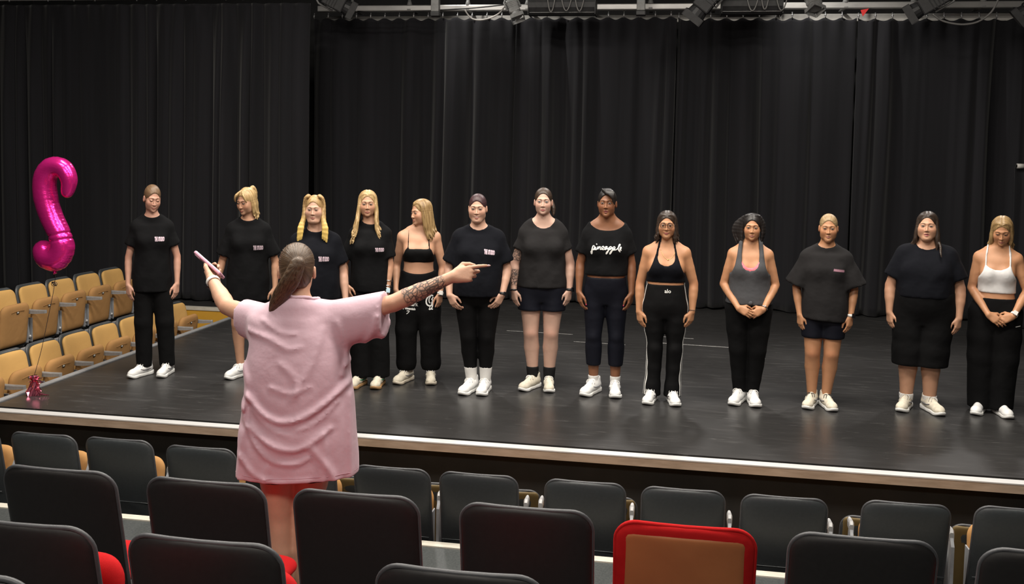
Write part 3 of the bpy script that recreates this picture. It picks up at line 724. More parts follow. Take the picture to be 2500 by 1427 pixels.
def build_body(p):
    """p: dict of measurements in metres; returns Person with grid, fields, and the parent empty"""
    P = Person(); P.p = p; H = p['H']; s = H/1.65; P.s = s
    g = lambda k, d: p.get(k, d)
    th_ = math.atan2(-p['pos'][0], p['pos'][1]+6.35)*.88 if g('row', True) else 0.0       # the row faces the teacher and the house
    root = empty('person', p['pos'], g('rz', th_)); P.root = root
    root.scale = (math.cos(th_), 1, 1)
    tag(root, p['label'], 'person', 'dancers in a row on the stage' if g('row', True) else None)
    hs = g('hs', .93*s); hc = np.array(g('hc', (0, -.012, 1.535*s))); R = rotm(g('yaw', 0), g('pitch', 0), g('roll', 0)); P.hs, P.hc, P.R = hs, hc, R
    elb, wri = p['elbow'], p['wrist']     # two (x,y,z) each: image-left arm, image-right arm
    hands = p['hand']                      # two dicts
    prims = [hand_prims(wri[i], hands[i]['d'], hands[i]['n'], hands[i]['t'], hands[i].get('L', .95*s), **hands[i].get('kw', {})) for i in (0, 1)]
    P.prims = prims
    allp = [np.vstack([np.vstack((a, b)) for a, b, *_ in pr]) for pr in prims]
    hb = [(a.min(0)-.025, a.max(0)+.025) for a in allp]; P.hb = hb
    cf = g('cell', .0125); hf = g('hcell', .0052); ff = g('fcell', .0048)
    allw = np.array(list(elb)+list(wri)+[h for b in hb for h in b])
    ext = max(p['hi'], p['sh'])+g('ext', .13)
    xlo = min(-ext, allw[:, 0].min()-.06); xhi = max(ext, allw[:, 0].max()+.06)
    ylo = min(-.27, allw[:, 1].min()-.06); yhi = max(.24, allw[:, 1].max()+.06)
    fh = .082*hs/.93
    xs = axis(xlo, xhi, cf, [(hc[0]-.088, hc[0]+.088, ff)]+[(b[0][0], b[1][0], hf) for b in hb])
    ys = axis(ylo, yhi, cf, [(hc[1]-.125, hc[1]+.03, ff)]+[(b[0][1], b[1][1], hf) for b in hb])
    zs = axis(-.01, H+.05, cf, [(hc[2]-.125, hc[2]+.05, ff)]+[(b[0][2], b[1][2], hf) for b in hb])
    G = Grid(xs, ys, zs); P.G = G
    sh, ch, wa, hi = p['sh'], p['ch'], p['wa'], p['hi']
    dep = g('dep', 1.0); fat = g('fat', 0.0)
    zsld = g('zsh', 1.287*s); trap = g('trap', 0.0)
    # torso
    T = G.new()
    G.loft(T, [(.73*s, hi*.80, .085*dep, .01), (.79*s, hi*.97, .108*dep, .012), (.85*s, hi, .118*dep, .012), (.93*s, (hi*1.2+wa)/2.2, .106*dep, .004),
               (1.03*s, wa, .092*dep, 0), (1.13*s, (wa+ch)/2, .098*dep, 0), (1.185*s, ch, .104*dep, 0),
               (zsld-.015*s, sh*.86, .086*dep, .006), (zsld+.035*s, sh*.62, .066*dep, .012), (zsld+.07*s, sh*.36, .054*dep, .016)], k=.02)
    b = g('bust', 1.0)
    for e in (-1, 1):
        if b > 0: G.ell(T, (e*.072*s*(ch/.145), -.068*dep*s, 1.165*s), (.062*b*s, .058*b*s, .060*b*s), .045)
        G.ell(T, (e*hi*.42, .058*dep, .83*s), (hi*.50, .082*dep*s, .085*s), .05)
        G.cap(T, (e*.030, .016, zsld+.085*s+trap), (e*(sh-.048), .006, zsld), .030*s, .046*s+.012*fat, .05)
        if trap: G.cap(T, (e*.035, .016, zsld+.080*s+trap), (e*(sh-.070), .010, zsld+.030+trap*.8), .034*s, .036*s, .04)
    if g('belly', 0) > 0: G.ell(T, (0, -.045*dep, .96*s), (wa*.86, .055+.055*p['belly'], .13*s), .07)
    nk = g('neck', .0505)
    neck0 = np.array((0, .020, zsld+.04)); neck1 = hc+R@np.array((0, .018, -.05))*hs
    G.cap(T, neck0, neck1, nk*1.10, nk, .035)
    P.T = T
    # legs
    Lg = G.new()
    hx = g('hx', hi*.50); kx = g('kx', (-.075, .075)); ax = g('ax', (-.075, .075)); ay = g('ay', (0.0, 0.0)); kz = .465*s
    th = g('th', .085); kn = g('kn', .056); ca = g('ca', .055); an = g('an', .034)
    P.legs = []
    for e, q in ((-1, 0), (1, 1)):
        h = np.array((e*hx, .010, .82*s)); k_ = np.array((kx[q], -.006+ay[q]*.4, kz)); a_ = np.array((ax[q], .026+ay[q], .085*s))
        P.legs.append((h, k_, a_))
        m = h*.45+k_*.55
        c0 = k_*.85+a_*.15+np.array((0, .006, 0)); c1 = k_*.66+a_*.34+np.array((0, .016, 0)); c2 = k_*.36+a_*.64+np.array((0, .008, 0))
        J = G.new()
        G.chain(J, [h, h*.7+k_*.3, m, h*.15+k_*.85, k_, c0, c1, c2, a_], [th*1.04, th*.98, th*.86, kn*1.08, kn, kn*.97, ca, (ca*.8+an*1.2)/2, an])
        Lg = smin(Lg, J, .02)
        G.ell(Lg, k_+np.array((0, -.020, .0)), (kn*.66, kn*.70, kn*.85), .03)
        ft = g('toe', ((-.03, -.10), (.03, -.10)))[q]
        G.cap(Lg, a_-np.array((0, -.008, .035)), a_+np.array((ft[0]*.5, ft[1]*.6, -.050*s)), .027, .018, .02)
    P.Lg = Lg
    # arms and hands
    A = G.new(); P.arm = []
    ar = g('ar', 1.0)
    for q, e in ((0, -1), (1, 1)):
        S = np.array(g('shoulder', ((-(sh-.046), .006, zsld-.004), (sh-.046, .006, zsld-.004)))[q], float); E = np.array(elb[q], float); W = np.array(wri[q], float)
        P.arm.append((S, E, W))
        J = G.new()
        G.chain(J, [S, S*.75+E*.25, S*.5+E*.5, S*.2+E*.8, E, E*.78+W*.22, E*.55+W*.45, E*.25+W*.75, W], [v*s for v in (.046*ar, .0445*ar, .0425*ar, .037*ar, .0345*ar, .0365*ar, .034*ar, .0265*ar**.7, .0235*ar**.5)])
        A = np.minimum(A, J)
    for q in (0, 1):
        for a, b_, ra, rb, k in prims[q]: G.cap(A, a, b_, ra, rb, k)
    P.A = A
    # head
    Hd = G.new()
    r = .17*hs/.93
    sl, X, Y, Z = G.box(hc-r, hc+r)
    X, Y, Z = np.broadcast_arrays(X-hc[0], Y-hc[1], Z-hc[2])
    x = (R[0][0]*X+R[1][0]*Y+R[2][0]*Z)/hs; y = (R[0][1]*X+R[1][1]*Y+R[2][1]*Z)/hs; z = (R[0][2]*X+R[1][2]*Y+R[2][2]*Z)/hs
    P.fk = g('face', {})
    Hd[sl] = head_sdf(x, y, z, **P.fk)*hs
    P.Hd = Hd
    B = smin(T, Lg, .025); B = smin(B, A, g('armk', .014)); B = smin(B, Hd, .018)
    P.B = B
    v, q = G.mesh(B)
    v = relax(v, q, 1, .35)
    me = np_mesh('body', v, q, p['skin'])
    # true skin colouring: flushed knees, elbows, cheeks, knuckles
    bl = np.zeros(len(v)); tt = np.zeros(len(v)); tc = np.zeros((len(v), 3))
    for (h, k_, a_) in P.legs: bl = np.maximum(bl, .35*np.exp(-(np.linalg.norm(v-(k_+np.array((0, -.05, 0))), axis=1)/.045)**2))
    for (S, E, W) in P.arm: bl = np.maximum(bl, .3*np.exp(-(np.linalg.norm(v-E, axis=1)/.045)**2))
    hl = (v-hc)@R/hs
    for e in (-1, 1): bl = np.maximum(bl, .38*np.exp(-(np.linalg.norm(hl-np.array((e*.043, -.075, -.03)), axis=1)/.022)**2))
    for e in (-1, 1): bl = np.maximum(bl, .30*np.exp(-(np.linalg.norm(hl-np.array((e*.080, .01, -.01)), axis=1)/.026)**2))
    for pr in prims:
        tips = [pr[8][1], pr[11][1], pr[14][1], pr[17][1]]
        for t in tips: bl = np.maximum(bl, .4*np.exp(-(np.linalg.norm(v-t, axis=1)/.02)**2))
    vattr(me, 'blush', bl)
    for (q_, t0, t1) in g('tattoo', ()):
        S, E, W = P.arm[q_]; chain = [S, E, W]
        for i, (a, b_) in enumerate(((S, E), (E, W))):
            ba = b_-a; Ln = np.linalg.norm(ba); u = ba/Ln; rel = v-a; t = (rel@u)/Ln; rad = rel-np.outer(rel@u, u)
            tl = t+i; m = (t > -.02) & (t < 1.02) & (np.linalg.norm(rad, axis=1) < .07) & (tl > t0) & (tl < t1)
            e1 = np.cross(u, (0, 0, 1.0)); e1 /= np.linalg.norm(e1); e2 = np.cross(u, e1)
            ang = np.arctan2(rad@e2, rad@e1)
            edge = np.clip(np.minimum(tl-t0, t1-tl)/.03, 0, 1)
            tt = np.where(m, edge, tt)
            tc = np.where(m[:, None], np.stack((tl*Ln, ang*.035, 0*ang), 1), tc)
    vattr(me, 'tattoo', tt)
    a = me.attributes.new('tatco', 'FLOAT_VECTOR', 'POINT'); a.data.foreach_set('vector', tc.astype(np.float32).ravel())
    P.body = link('body', me, root)
    P.body_me = me
    return P

# ------------------------------------------------------------------ people: faces
def face_parts(P, iris=M_IRIS, brow=None, lip=(.30, .11, .09), closed=False, down=0.0, look=0.0, smile=0.0, mouth=0.0, teeth=False, browthick=1.0):
    hs, hc, R = P.hs, P.hc, P.R
    def W(pts): return (np.asarray(pts)*hs)@R.T+hc
    def project(pts, off):
        pts = np.array(pts, float); pts[:, 1] = -.125
        for _ in range(26):
            d = head_sdf(pts[:, 0], pts[:, 1], pts[:, 2], **P.fk); pts[:, 1] += np.clip(d, -.01, .02)*.85
        pts[:, 1] -= off
        return pts
    for e in (-1, 1):
        # eye: almond patch following the eyeball, with iris and pupil faces of their own materials
        V = []; F = []; FM = []; nu, nv = 12, 6
        hgt = .0030 if closed else (.0050-.0022*down)
        for i in range(nu+1):
            u = -1+2*i/nu
            top = hgt*(1-abs(u)**2.2); bot = -.0042*(1-abs(u)**2.0)*(1 if not closed else -.1)
            for j in range(nv+1):
                V.append((e*(.031+u*.0148), 0, .0025-(.002 if closed else 0)+bot+(top-bot)*j/nv+.0008*u))
        V = project(V, .0010)
        ctr = np.array((e*.031+look*.004, .0022-.0025*down))
        for i in range(nu):
            for j in range(nv):
                a = i*(nv+1)+j; f = [a, a+1, a+nv+2, a+nv+1]
                F.append(f); c = V[f].mean(0); r = math.hypot(c[0]-ctr[0], c[2]-ctr[1])
                FM.append(3 if closed else (2 if r < .0028 else 1 if r < .0064 else 0))
        me = mesh_of('eye', W(V), F, [M_EYEW, iris, M_PUPIL, P.p['skin']], True, FM)
        eo = link('eye', me, P.root)
        # lash line
        V = []; F = []
        for i in range(nu+1):
            u = -1+2*i/nu; zt = .0025+(hgt if not closed else -.003)*(1-abs(u)**2.2)+.0008*u
            w_ = .0019+.0012*(u*.5+.5)
            V += [(e*(.031+u*.0158), 0, zt-w_*.5), (e*(.031+u*.0158), 0, zt+w_)]
            if i: a = 2*(i-1); F.append((a, a+1, a+3, a+2))
        link('eyelash', mesh_of('eyelash', W(project(V, .0022)), F, M_LASH), P.root)
        # eyebrow
        V = []; F = []; n = 9
        for i in range(n):
            u = i/(n-1); xx = .013+.036*u; zz = .0215+.0055*math.sin(u*2.2)-.004*u*u; w_ = .0042*browthick*(1-.72*u)*(.55+.45*min(1, u*5))
            V += [(e*xx, 0, zz-w_*.5), (e*xx, 0, zz+w_*.7)]
            if i: a = 2*(i-1); F.append((a, a+1, a+3, a+2))
        link('eyebrow', mesh_of('eyebrow', W(project(V, .0012)), F, brow or M_LASH), P.root)
    lm = NT('lip_tint'); lm.b.inputs['Base Color'].default_value = (*lip, 1); lm.b.inputs['Roughness'].default_value = .4
    V = []; F = []; FM = []; n = 14
    for i in range(n+1):
        u = -1+2*i/n; xx = u*(.0225+.004*smile); cz = -.0668+.005*smile*u*u
        op = .0006+mouth*.9*(1-u*u)
        upz = .0062*(1-abs(u)**1.7)*(1-.25*math.exp(-(u/.16)**2)); loz = .0082*(1-abs(u)**1.9)
        V += [(xx, 0, cz+op*.4+upz), (xx, 0, cz+op*.4), (xx, 0, cz-op*.6), (xx, 0, cz-op*.6-loz)]
        if i:
            a = 4*(i-1)
            F += [(a, a+1, a+5, a+4), (a+1, a+2, a+6, a+5), (a+2, a+3, a+7, a+6)]; FM += [0, 1, 0]
    V = project(V, .0012)
    link('lips', mesh_of('lips', W(V), F, [lm.m, M_TEETH if teeth else plain('mouth_dark', (.05, .012, .01), .5)], True, FM), P.root)

# ------------------------------------------------------------------ people: hair
def build_hair(P, mat, cap=(1, 1, 1), hairline=.083, locks=(), cell=.0055, pony=None, front=(.080, .086), ears=True, extra=None, radial_at=(0, .10, .05), name='hair', tipz=None, low=-.075, bump=0.0, flow='radial'):
    """hair in head-local units (head scale applied); locks: list of (points, radii)"""
    hs, hc, R = P.hs, P.hc, P.R
    pts = [np.array(q) for l, r in locks for q in l] + [np.array((.12, .13, .14)), np.array((-.12, -.13, -.10))]
    pts = np.array(pts); lo = pts.min(0)-.035; hi = pts.max(0)+.035
    G = Grid(axis(lo[0], hi[0], cell), axis(lo[1], hi[1], cell), axis(lo[2], hi[2], cell))
    X, Y, Z = G.X, G.Y, G.Z; ax = np.abs(X)
    D = ellf(X, Y, Z, (0, .015, .037), (.0790*cap[0], .1010*cap[1], .0925*cap[2]))
    D = smin(D, ellf(X, Y, Z, (0, .050, -.020), (.066*cap[0], .056*cap[1], .064)), .03)
    top = hairline; zr = .128; zc = top-zr
    cut = ellf(ax, Y, Z, (0, -.105, zc), (front[0], front[1], zr))
    D = smax(D, -cut, .008)
    D = smax(D, -np.maximum(Y-.012, Z+.012)+0*ax, .012)       # cheeks in front of the ears stay bare
    D = smax(D, (low-Z)+0*ax+0*Y, .02)
    if ears: D = smax(D, -ellf(ax, Y, Z, (.086, .012, -.012), (.026, .023, .034)), .008)
    if extra:
        for (c, r, k) in extra: G.ell(D, c, r, k)
    for l, r in locks:
        q = crom(l, 3); rr = np.interp(np.linspace(0, 1, len(q)), np.linspace(0, 1, len(r)), r)
        for a, b, ra, rb in zip(q[:-1], q[1:], rr[:-1], rr[1:]): G.cap(D, a, b, ra, rb, .007)
    if locks:
        lc_ = ellf(ax, Y, Z, (0, -.108, zc), (front[0]*.86, front[1], zr)); D = smax(D, np.where(Z > .0, -lc_, -1)+0*D, .006)
    if bump:
        ang = np.arctan2(X-radial_at[0], Z-radial_at[2]) + 0*Y
        D = D+bump*np.sin(ang*34+np.sin(ang*11)*2)
    v, q = G.mesh(D)
    me = np_mesh(name, (v*hs)@R.T+hc, q, mat)
    c = np.array(radial_at); rel = v-c
    if flow == 'radial':
        ang = np.arctan2(rel[:, 0], rel[:, 2]); rad = np.linalg.norm(rel, axis=1)
        fl = np.stack((np.cos(ang)*18, np.sin(ang)*18, rad*9), 1)
        lk = np.array([])
    else:
        dz_ = v[:, 2]-.037; r_ = np.hypot(v[:, 0], np.maximum(dz_, 0)); al = np.where(dz_ > 0, .08*np.arctan2(np.abs(v[:, 0]), np.maximum(dz_, 1e-4)), .1257-dz_); fl = np.stack((v[:, 1]*120+np.sign(v[:, 0])*40, r_*120, al*7), 1)
    if pony is not None:
        # ponytail hair flows along its own direction
        pa, pb = np.array(pony[0]), np.array(pony[1]); u = (pb-pa)/np.linalg.norm(pb-pa); t = (v-pa)@u; rr = v-pa-np.outer(t, u)
        m = (t > .0) & (np.linalg.norm(rr, axis=1) < .06) & (v[:, 1] > pony[2])
        e1 = np.cross(u, (0, 1, 0)); e1 /= np.linalg.norm(e1); e2 = np.cross(u, e1)
        fl = np.where(m[:, None], np.stack((rr@e1*160, rr@e2*160, t*6), 1), fl)
    a = me.attributes.new('flow', 'FLOAT_VECTOR', 'POINT'); a.data.foreach_set('vector', fl.astype(np.float32).ravel())
    tp = np.zeros(len(v)) if tipz is None else np.clip((tipz[0]-v[:, 2])/(tipz[0]-tipz[1]), 0, 1)
    vattr(me, 'tip', tp)
    return link(name, me, P.root)
def long_locks(side, n, length, out=.0, fwd=.0, wav=.006, r0=.012, seed=1, ys=(-.072, .085), top=.118, part=.010, spread=.02, x0=.080):
    """locks that fall from the parting over one side of the head; side -1 image left"""
    rr = random.Random(seed); L = []; n = int(n*1.7)
    for i in range(n):
        t = i/max(1, n-1); y = ys[0]+(ys[1]-ys[0])*t
        j = lambda s: rr.uniform(-s, s)
        ln = length*(1+rr.uniform(-.22, .06)); ph = rr.uniform(0, 1.2)+t*2; bx = j(.006)
        pts = []
        yh = max(y, -.025)
        for fi in (.13, .65, 1.1, 1.5):
            yy = y+(yh-y)*fi/1.5; q_ = math.sqrt(max(.1, 1-((yy-.015)/.103)**2))
            pts.append((side*max(part, .0775*q_*math.sin(fi)+j(.002)), yy, .037+.0905*q_*math.cos(fi)))
        y = yh; x0 = pts[-1][0]*side
        pts.append((side*(x0+.003+bx), y-.15*fwd, -.02))
        m = 6
        for k in range(1, m+1):
            q = k/m
            pts.append((side*(x0+.002+bx+out*q+spread*q*q*j(1))+wav*q*math.sin(ph+q*7)*side, y-fwd*q+wav*q*math.cos(ph+q*6)+spread*.5*q*j(1), -.02-(ln-.02)*q))
        rad = [r0*.40, r0*.55, r0*.7, r0*.9, r0, r0, r0*.95, r0*.85, r0*.7, r0*.5, r0*.16]
        L.append((pts, rad))
    return L

# ------------------------------------------------------------------ people: clothes
def finish_cloth(P, G2, D, name, mat, it=1):
    v, q = G2.mesh(D)
    if len(v) == 0: return None
    v = relax(v, q, it, .4)
    o = link(name, np_mesh(name, v, q, mat), P.root)
    return o
def subf(P, step):
    G2, (i, j, k) = P.G.sub(step)
    f = lambda D: D[np.ix_(i, j, k)]
    return G2, f
def neck_cut(G2, D, zc, rx, ry, rz, cy=-.012, k=.008):
    zz = np.minimum(G2.Z-zc, 0)
    e = (np.sqrt((G2.X/rx)**2+((G2.Y-cy)/ry)**2+(zz/rz)**2)-1)*min(rx, ry, rz)
    return smax(D, -e, k)
def folds(G2, D, amp, f=28, seed=0.0, lo=-9, hi=9):
    """soft cloth folds as real relief"""
    X, Y, Z = G2.X, G2.Y, G2.Z
    w_ = np.sin(X*f+Z*f*.35+seed)+.7*np.sin(X*f*1.7-Z*f*.8+seed*2.1+1.5*np.sin(Z*9+seed))+.6*np.sin(Z*f*.9+Y*f+X*6+seed)
    m = np.clip((hi-Z)/.1, 0, 1)*np.clip((Z-lo)/.1, 0, 1)
    return D+amp*w_*m
def tee(P, mat, hem, loose, sl=(.55, .060, .075), neck=(1.42, .082, .080, .062), off=.010, step=.0095, name='t_shirt', ny=-.014, hemtilt=0.0, amp=.0016, seed=0.0, sleeve_drop=0.0, hem_k=.004, sflat=None):
    """loose: list of (z, half width, half depth, y centre) in units scaled by s; sl: (fraction of upper arm covered, radius at shoulder, radius at cuff)"""
    s = P.s; G2, f = subf(P, step)
    T = f(P.T)-off
    L = G2.new(); G2.loft(L, [(z*s, a, b, c) for z, a, b, c in loose], k=.02)
    D = smin(T, L, .03)
    S2 = G2.new()
    for q in (0, 1):
        S, E, W = P.arm[q]
        u = (E-S)/np.linalg.norm(E-S)
        t = sl[0]
        if t <= 1: end = S+(E-S)*t
        else: end = E+(W-E)*(t-1)
        st = S+np.array((-np.sign(S[0])*.02, 0, .004))
        J = G2.new()
        G2.cap(J, st, end+u*.05, sl[1]*s, sl[2]*s+(sl[2]-sl[1])*s*.2, .02)
        pl = ((G2.X-end[0])*u[0]+(G2.Y-end[1])*u[1]+(G2.Z-end[2])*u[2])
        S2 = np.minimum(S2, smax(J, pl, .004))
    D = smin(D, S2, .02)
    if amp: D = folds(G2, D, amp, seed=seed, hi=1.30*s)
    # hem
    zh = hem*s+hemtilt*G2.X
    D = smax(D, zh-G2.Z+0*G2.Y, hem_k)
    z, rx, ry, rz = neck
    D = neck_cut(G2, D, z*s, rx*s, ry*s, rz*s, cy=ny)
    return finish_cloth(P, G2, D, name, mat)
def trousers(P, mat, waist, hem, hip=.010, rad=None, step=.0095, name='trousers', dip=0.0, amp=.0012, seed=0.0, fold_hi=None, sides=None):
    """rad: list of (fraction along hip-knee-ankle 0..2, radius) for loose legs"""
    s = P.s; G2, f = subf(P, step)
    D = smin(f(P.T), f(P.Lg), .02)-hip
    if rad:
        Lr = G2.new()
        for q, (h, k_, a_) in enumerate(P.legs):
            at = lambda t: h+(k_-h)*t if t <= 1 else k_+(a_+np.array((0, -.012, -.05))-k_)*(t-1)
            for (t0, r0), (t1, r1) in zip(rad[:-1], rad[1:]):
                G2.cap(Lr, at(t0), at(t1), r0, r1, .02)
        D = smin(D, Lr, .03)
    if amp: D = folds(G2, D, amp, seed=seed, hi=fold_hi or .8*s)
    wz = waist*s+dip*(np.clip(np.abs(G2.X)/P.p['hi'], 0, 1.2)**2)
    D = smax(D, G2.Z-wz+0*G2.Y, .004)
    D = smax(D, hem*s-G2.Z+0*G2.X+0*G2.Y, .004)
    return finish_cloth(P, G2, D, name, mat)
def top(P, mat, bottom, xo, xi=None, zu=None, off=.007, step=.0065, name='sports_bra', loose=None, strap=None):
    """fitted top between bottom and its neckline. xo: [(z, outer half width)], xi: [(z, inner half width)] above zu, strap: [(z, x centre)], half width"""
    s = P.s; G2, f = subf(P, step)
    D = f(P.T)-off
    if loose:
        L = G2.new(); G2.loft(L, [(z*s, a, b, c) for z, a, b, c in loose], k=.02); D = smin(D, L, .03)
    ip = lambda pr: np.interp(G2.Z, [z*s for z, _ in pr], [v for _, v in pr])
    aX = np.abs(G2.X)
    keep = (aX-ip(xo))*.8+0*G2.Y
    if xi is not None:
        keep = smax(keep, np.where(G2.Z > zu*s, np.minimum(ip(xi)-aX, G2.Z-zu*s), -1)+0*G2.Y, .004)
    if strap is not None:
        st = np.abs(aX-ip(strap[0]))-strap[1]
        keep = np.minimum(keep, np.maximum(st, strap[0][0][0]*s-G2.Z)+0*G2.Y)
    D = smax(D, keep, .003)
    D = smax(D, bottom*s-G2.Z+0*G2.X+0*G2.Y, .004)
    return finish_cloth(P, G2, D, name, mat)
def band(P, q, t, w_, mat, name, extra=.004, part=None):
    """bracelet, strap or watch band round a forearm at fraction t from elbow to wrist"""
    S, E, W = P.arm[q]; u = (W-E)/np.linalg.norm(W-E); c = E+(W-E)*t
    ar = P.p.get('ar', 1.0); s = P.s
    r = np.interp(t, [.32, .7, 1.0, 1.1], [.037*ar*s, .028*ar**.7*s, .0235*ar**.5*s, .0235*ar**.5*s])+extra
    bm = bmesh.new(); n = 20
    e1 = np.cross(u, (0, 1, .01)); e1 /= np.linalg.norm(e1); e2 = np.cross(u, e1)
    prof = [(-w_/2, 0), (-w_/2, .0025), (w_/2, .0025), (w_/2, 0)]
    vs = [[bm.verts.new(c+u*a+(e1*math.cos(2*PI*k/n)+e2*math.sin(2*PI*k/n))*(r+b)) for a, b in prof] for k in range(n)]
    for k in range(n):
        for j in range(4): bm.faces.new((vs[k][j], vs[k][(j+1) % 4], vs[(k+1) % n][(j+1) % 4], vs[(k+1) % n][j]))
    o = link(name, bm_mesh(name, bm, mat, True), P.root)
    return o, c, u, r
def watch(P, q, t, strap, face, toward=(0, -1, .3), size=(.034, .038)):
    o, c, u, r = band(P, q, t, .020, strap, 'watch_strap', .003)
    n = np.array(toward, float); n -= u*(n@u); n /= np.linalg.norm(n); w_ = np.cross(u, n)
    bm = bmesh.new(); add_box(bm, (0, 0, 0), (size[0], size[1], .010), .003)
    M = Matrix(((w_[0], u[0], n[0], c[0]+n[0]*(r+.004)), (w_[1], u[1], n[1], c[1]+n[1]*(r+.004)), (w_[2], u[2], n[2], c[2]+n[2]*(r+.004)), (0, 0, 0, 1)))
    bmesh.ops.transform(bm, matrix=M, verts=bm.verts)
    f = link('watch_case', bm_mesh('watch_case', bm, face), o)
    return o
# ------------------------------------------------------------------ shoes
def shoe_meshes():
    G = Grid(axis(-.07, .07, .0048), axis(-.22, .13, .0048), axis(-.01, .16, .0048))
    D = G.new()
    G.cap(D, (0, .055, .058), (0, -.03, .062), .036, .038, .02); G.cap(D, (0, -.03, .055), (.004, -.13, .040), .040, .036, .025)
    G.cap(D, (0, .042, .07), (0, .050, .108), .036, .034, .02)
    G.ell(D, (.002, -.135, .036), (.042, .050, .032), .02)
    G.cap(D, (0, -.005, .098), (0, -.085, .074), .016, .014, .02)
    D = smax(D, (.016-G.Z)+0*G.X+0*G.Y, .004)
    D = smax(D, -ellf(G.X, G.Y, G.Z, (0, .040, .135), (.030, .034, .028)), .006)
    up = G.mesh(D)
    S = G.new()
    for a, b, ra, rb in (((0, .062, 0), (0, -.02, 0), .040, .036), ((0, -.02, 0), (.005, -.125, 0), .036, .046), ((.005, -.125, 0), (.004, -.150, 0), .046, .040)):
        d = capf(G.X, G.Y, 0*G.Z, a, b, ra, rb); S = smin(S, d, .02)
    zt = .028+.010*np.clip((G.Y-.02)/.08, 0, 1)+.014*np.clip((-G.Y-.14)/.05, 0, 1)**2
    S = smax(S, np.maximum(-G.Z+.001+.02*np.clip((-G.Y-.13)/.06, 0, 1)**2, G.Z-zt)+0*G.X, .008)
    so = G.mesh(S)
    bm = bmesh.new()
    for i in range(5):
        y = -.030-.017*i; z = .1045-.0090*i; w_ = .020-.001*i
        add_tube(bm, bez((-w_, y-.004, z-.012), (0, y, z+.010), (w_, y+.004, z-.012), 6), .0030, 5)
    for e in (-1, 1):
        add_tube(bm, bez((0, -.026, .108), (e*.038, -.040, .120), (e*.036, -.050, .085), 7), .0026, 5)
        add_tube(bm, bez((0, -.028, .107), (e*.016, -.054, .118), (e*.026, -.070, .088), 6), .0024, 5)
    lc = bmesh.new(); 
    acc = bmesh.new()
    for e in (-1, 1):
        add_tube(acc, [(e*.0375, .05, .060), (e*.041, .01, .055), (e*.043, -.04, .058), (e*.040, -.07, .068)], [.004, .006, .006, .002], 5)
    return up, so, bm, acc
_up, _so, _lc, _ac = shoe_meshes()
_lv = np.array([v.co[:] for v in _lc.verts]); _lf = [[v.index for v in f.verts] for f in _lc.faces]
_lc.verts.ensure_lookup_table()
_lc.verts.index_update(); _lf = [[v.index for v in f.verts] for f in _lc.faces]
_ac.verts.index_update(); _av = np.array([v.co[:] for v in _ac.verts]); _af = [[v.index for v in f.verts] for f in _ac.faces]
_shoe_cache = {}
def shoes(P, upper, sole, lace, accent=None, scale=1.0, toes=((-.03, -.10), (.03, -.10)), zoff=0.0, lift=1.0):
    key = (upper.name, sole.name, lace.name, accent.name if accent else '')
    if key not in _shoe_cache:
        _shoe_cache[key] = (np_mesh('shoe', relax(_up[0], _up[1], 1, .3), _up[1], upper), np_mesh('sole', _so[0], _so[1], sole), mesh_of('laces', _lv, _lf, lace),
                            mesh_of('side_stripe', _av, _af, accent) if accent else None)
    u, so, la, ac = _shoe_cache[key]
    for q, (h, k_, a_) in enumerate(P.legs):
        ang = math.atan2(toes[q][0], -toes[q][1])
        o = link('shoe', u, P.root, (a_[0], a_[1]-.035, zoff), (0, 0, ang)); o.scale = (scale, scale, scale*lift)
        link('sole', so, o); link('laces', la, o)
        if ac: link('side_stripe', ac, o)
def socks(P, mat, ztop, off=.006):
    s = P.s; G2, f = subf(P, .008)
    D = f(P.Lg)-off
    D = smax(D, G2.Z-ztop+0*G2.X+0*G2.Y, .003); D = smax(D, .05-G2.Z+0*G2.X+0*G2.Y, .003)
    v, q = G2.mesh(D)
    lr = v[q[:, 0], 0]-np.mean([P.legs[0][2][0], P.legs[1][2][0]]) > 0
    for side in (False, True):
        qq = q[lr == side]
        if len(qq) == 0: continue
        used, inv = np.unique(qq.ravel(), return_inverse=True)
        link('sock', np_mesh('sock', v[used], inv.reshape(-1, 4), mat), P.root)
# ------------------------------------------------------------------ flat prints that follow the cloth
def print_mesh(P, cloth, V, F, mat, name, origin, scale=1.0, off=.0025, parent=None, direction=(0, 1, 0), slope=0.0):
    """V: flat 2D points (x, z) in metres, laid on the front of the garment at origin (x, z)"""
    me = cloth.data
    bvh = BVHTree.FromPolygons([v.co[:] for v in me.vertices], [list(p.vertices) for p in me.polygons])
    out = []
    for (a, b) in V:
        o = Vector((origin[0]+a*scale, -1.0*direction[1], origin[1]+b*scale+a*slope))
        h = bvh.ray_cast(o, Vector(direction))
        y = h[0].y-off*direction[1] if h[0] is not None else None
        out.append([o.x, y, o.z])
    ys = [q[1] for q in out if q[1] is not None]
    if not ys: return None
    for q in out:
        if q[1] is None: q[1] = ys[0]
    return link(name, mesh_of(name, out, F, mat, False), parent or cloth)
def stroke(pts, w_, n=4):
    """ribbon along a 2D polyline, as (V, F)"""
    p = crom([(a, b, 0) for a, b in pts], n); V = []; F = []
    for i, q in enumerate(p):
        t = (p[min(i+1, len(p)-1)]-p[max(i-1, 0)]); t.normalize() if t.length else None
        nx, ny = -t.y*w_/2, t.x*w_/2
        V += [(q.x+nx, q.y+ny), (q.x-nx, q.y-ny)]
        if i: a = 2*(i-1); F.append((a, a+1, a+3, a+2))
    return V, F
def strokes(lst):
    V, F = [], []
    for pts, w_ in lst:
        v, f = stroke(pts, w_); b = len(V); V += v; F += [tuple(i+b for i in q) for q in f]
    return V, F
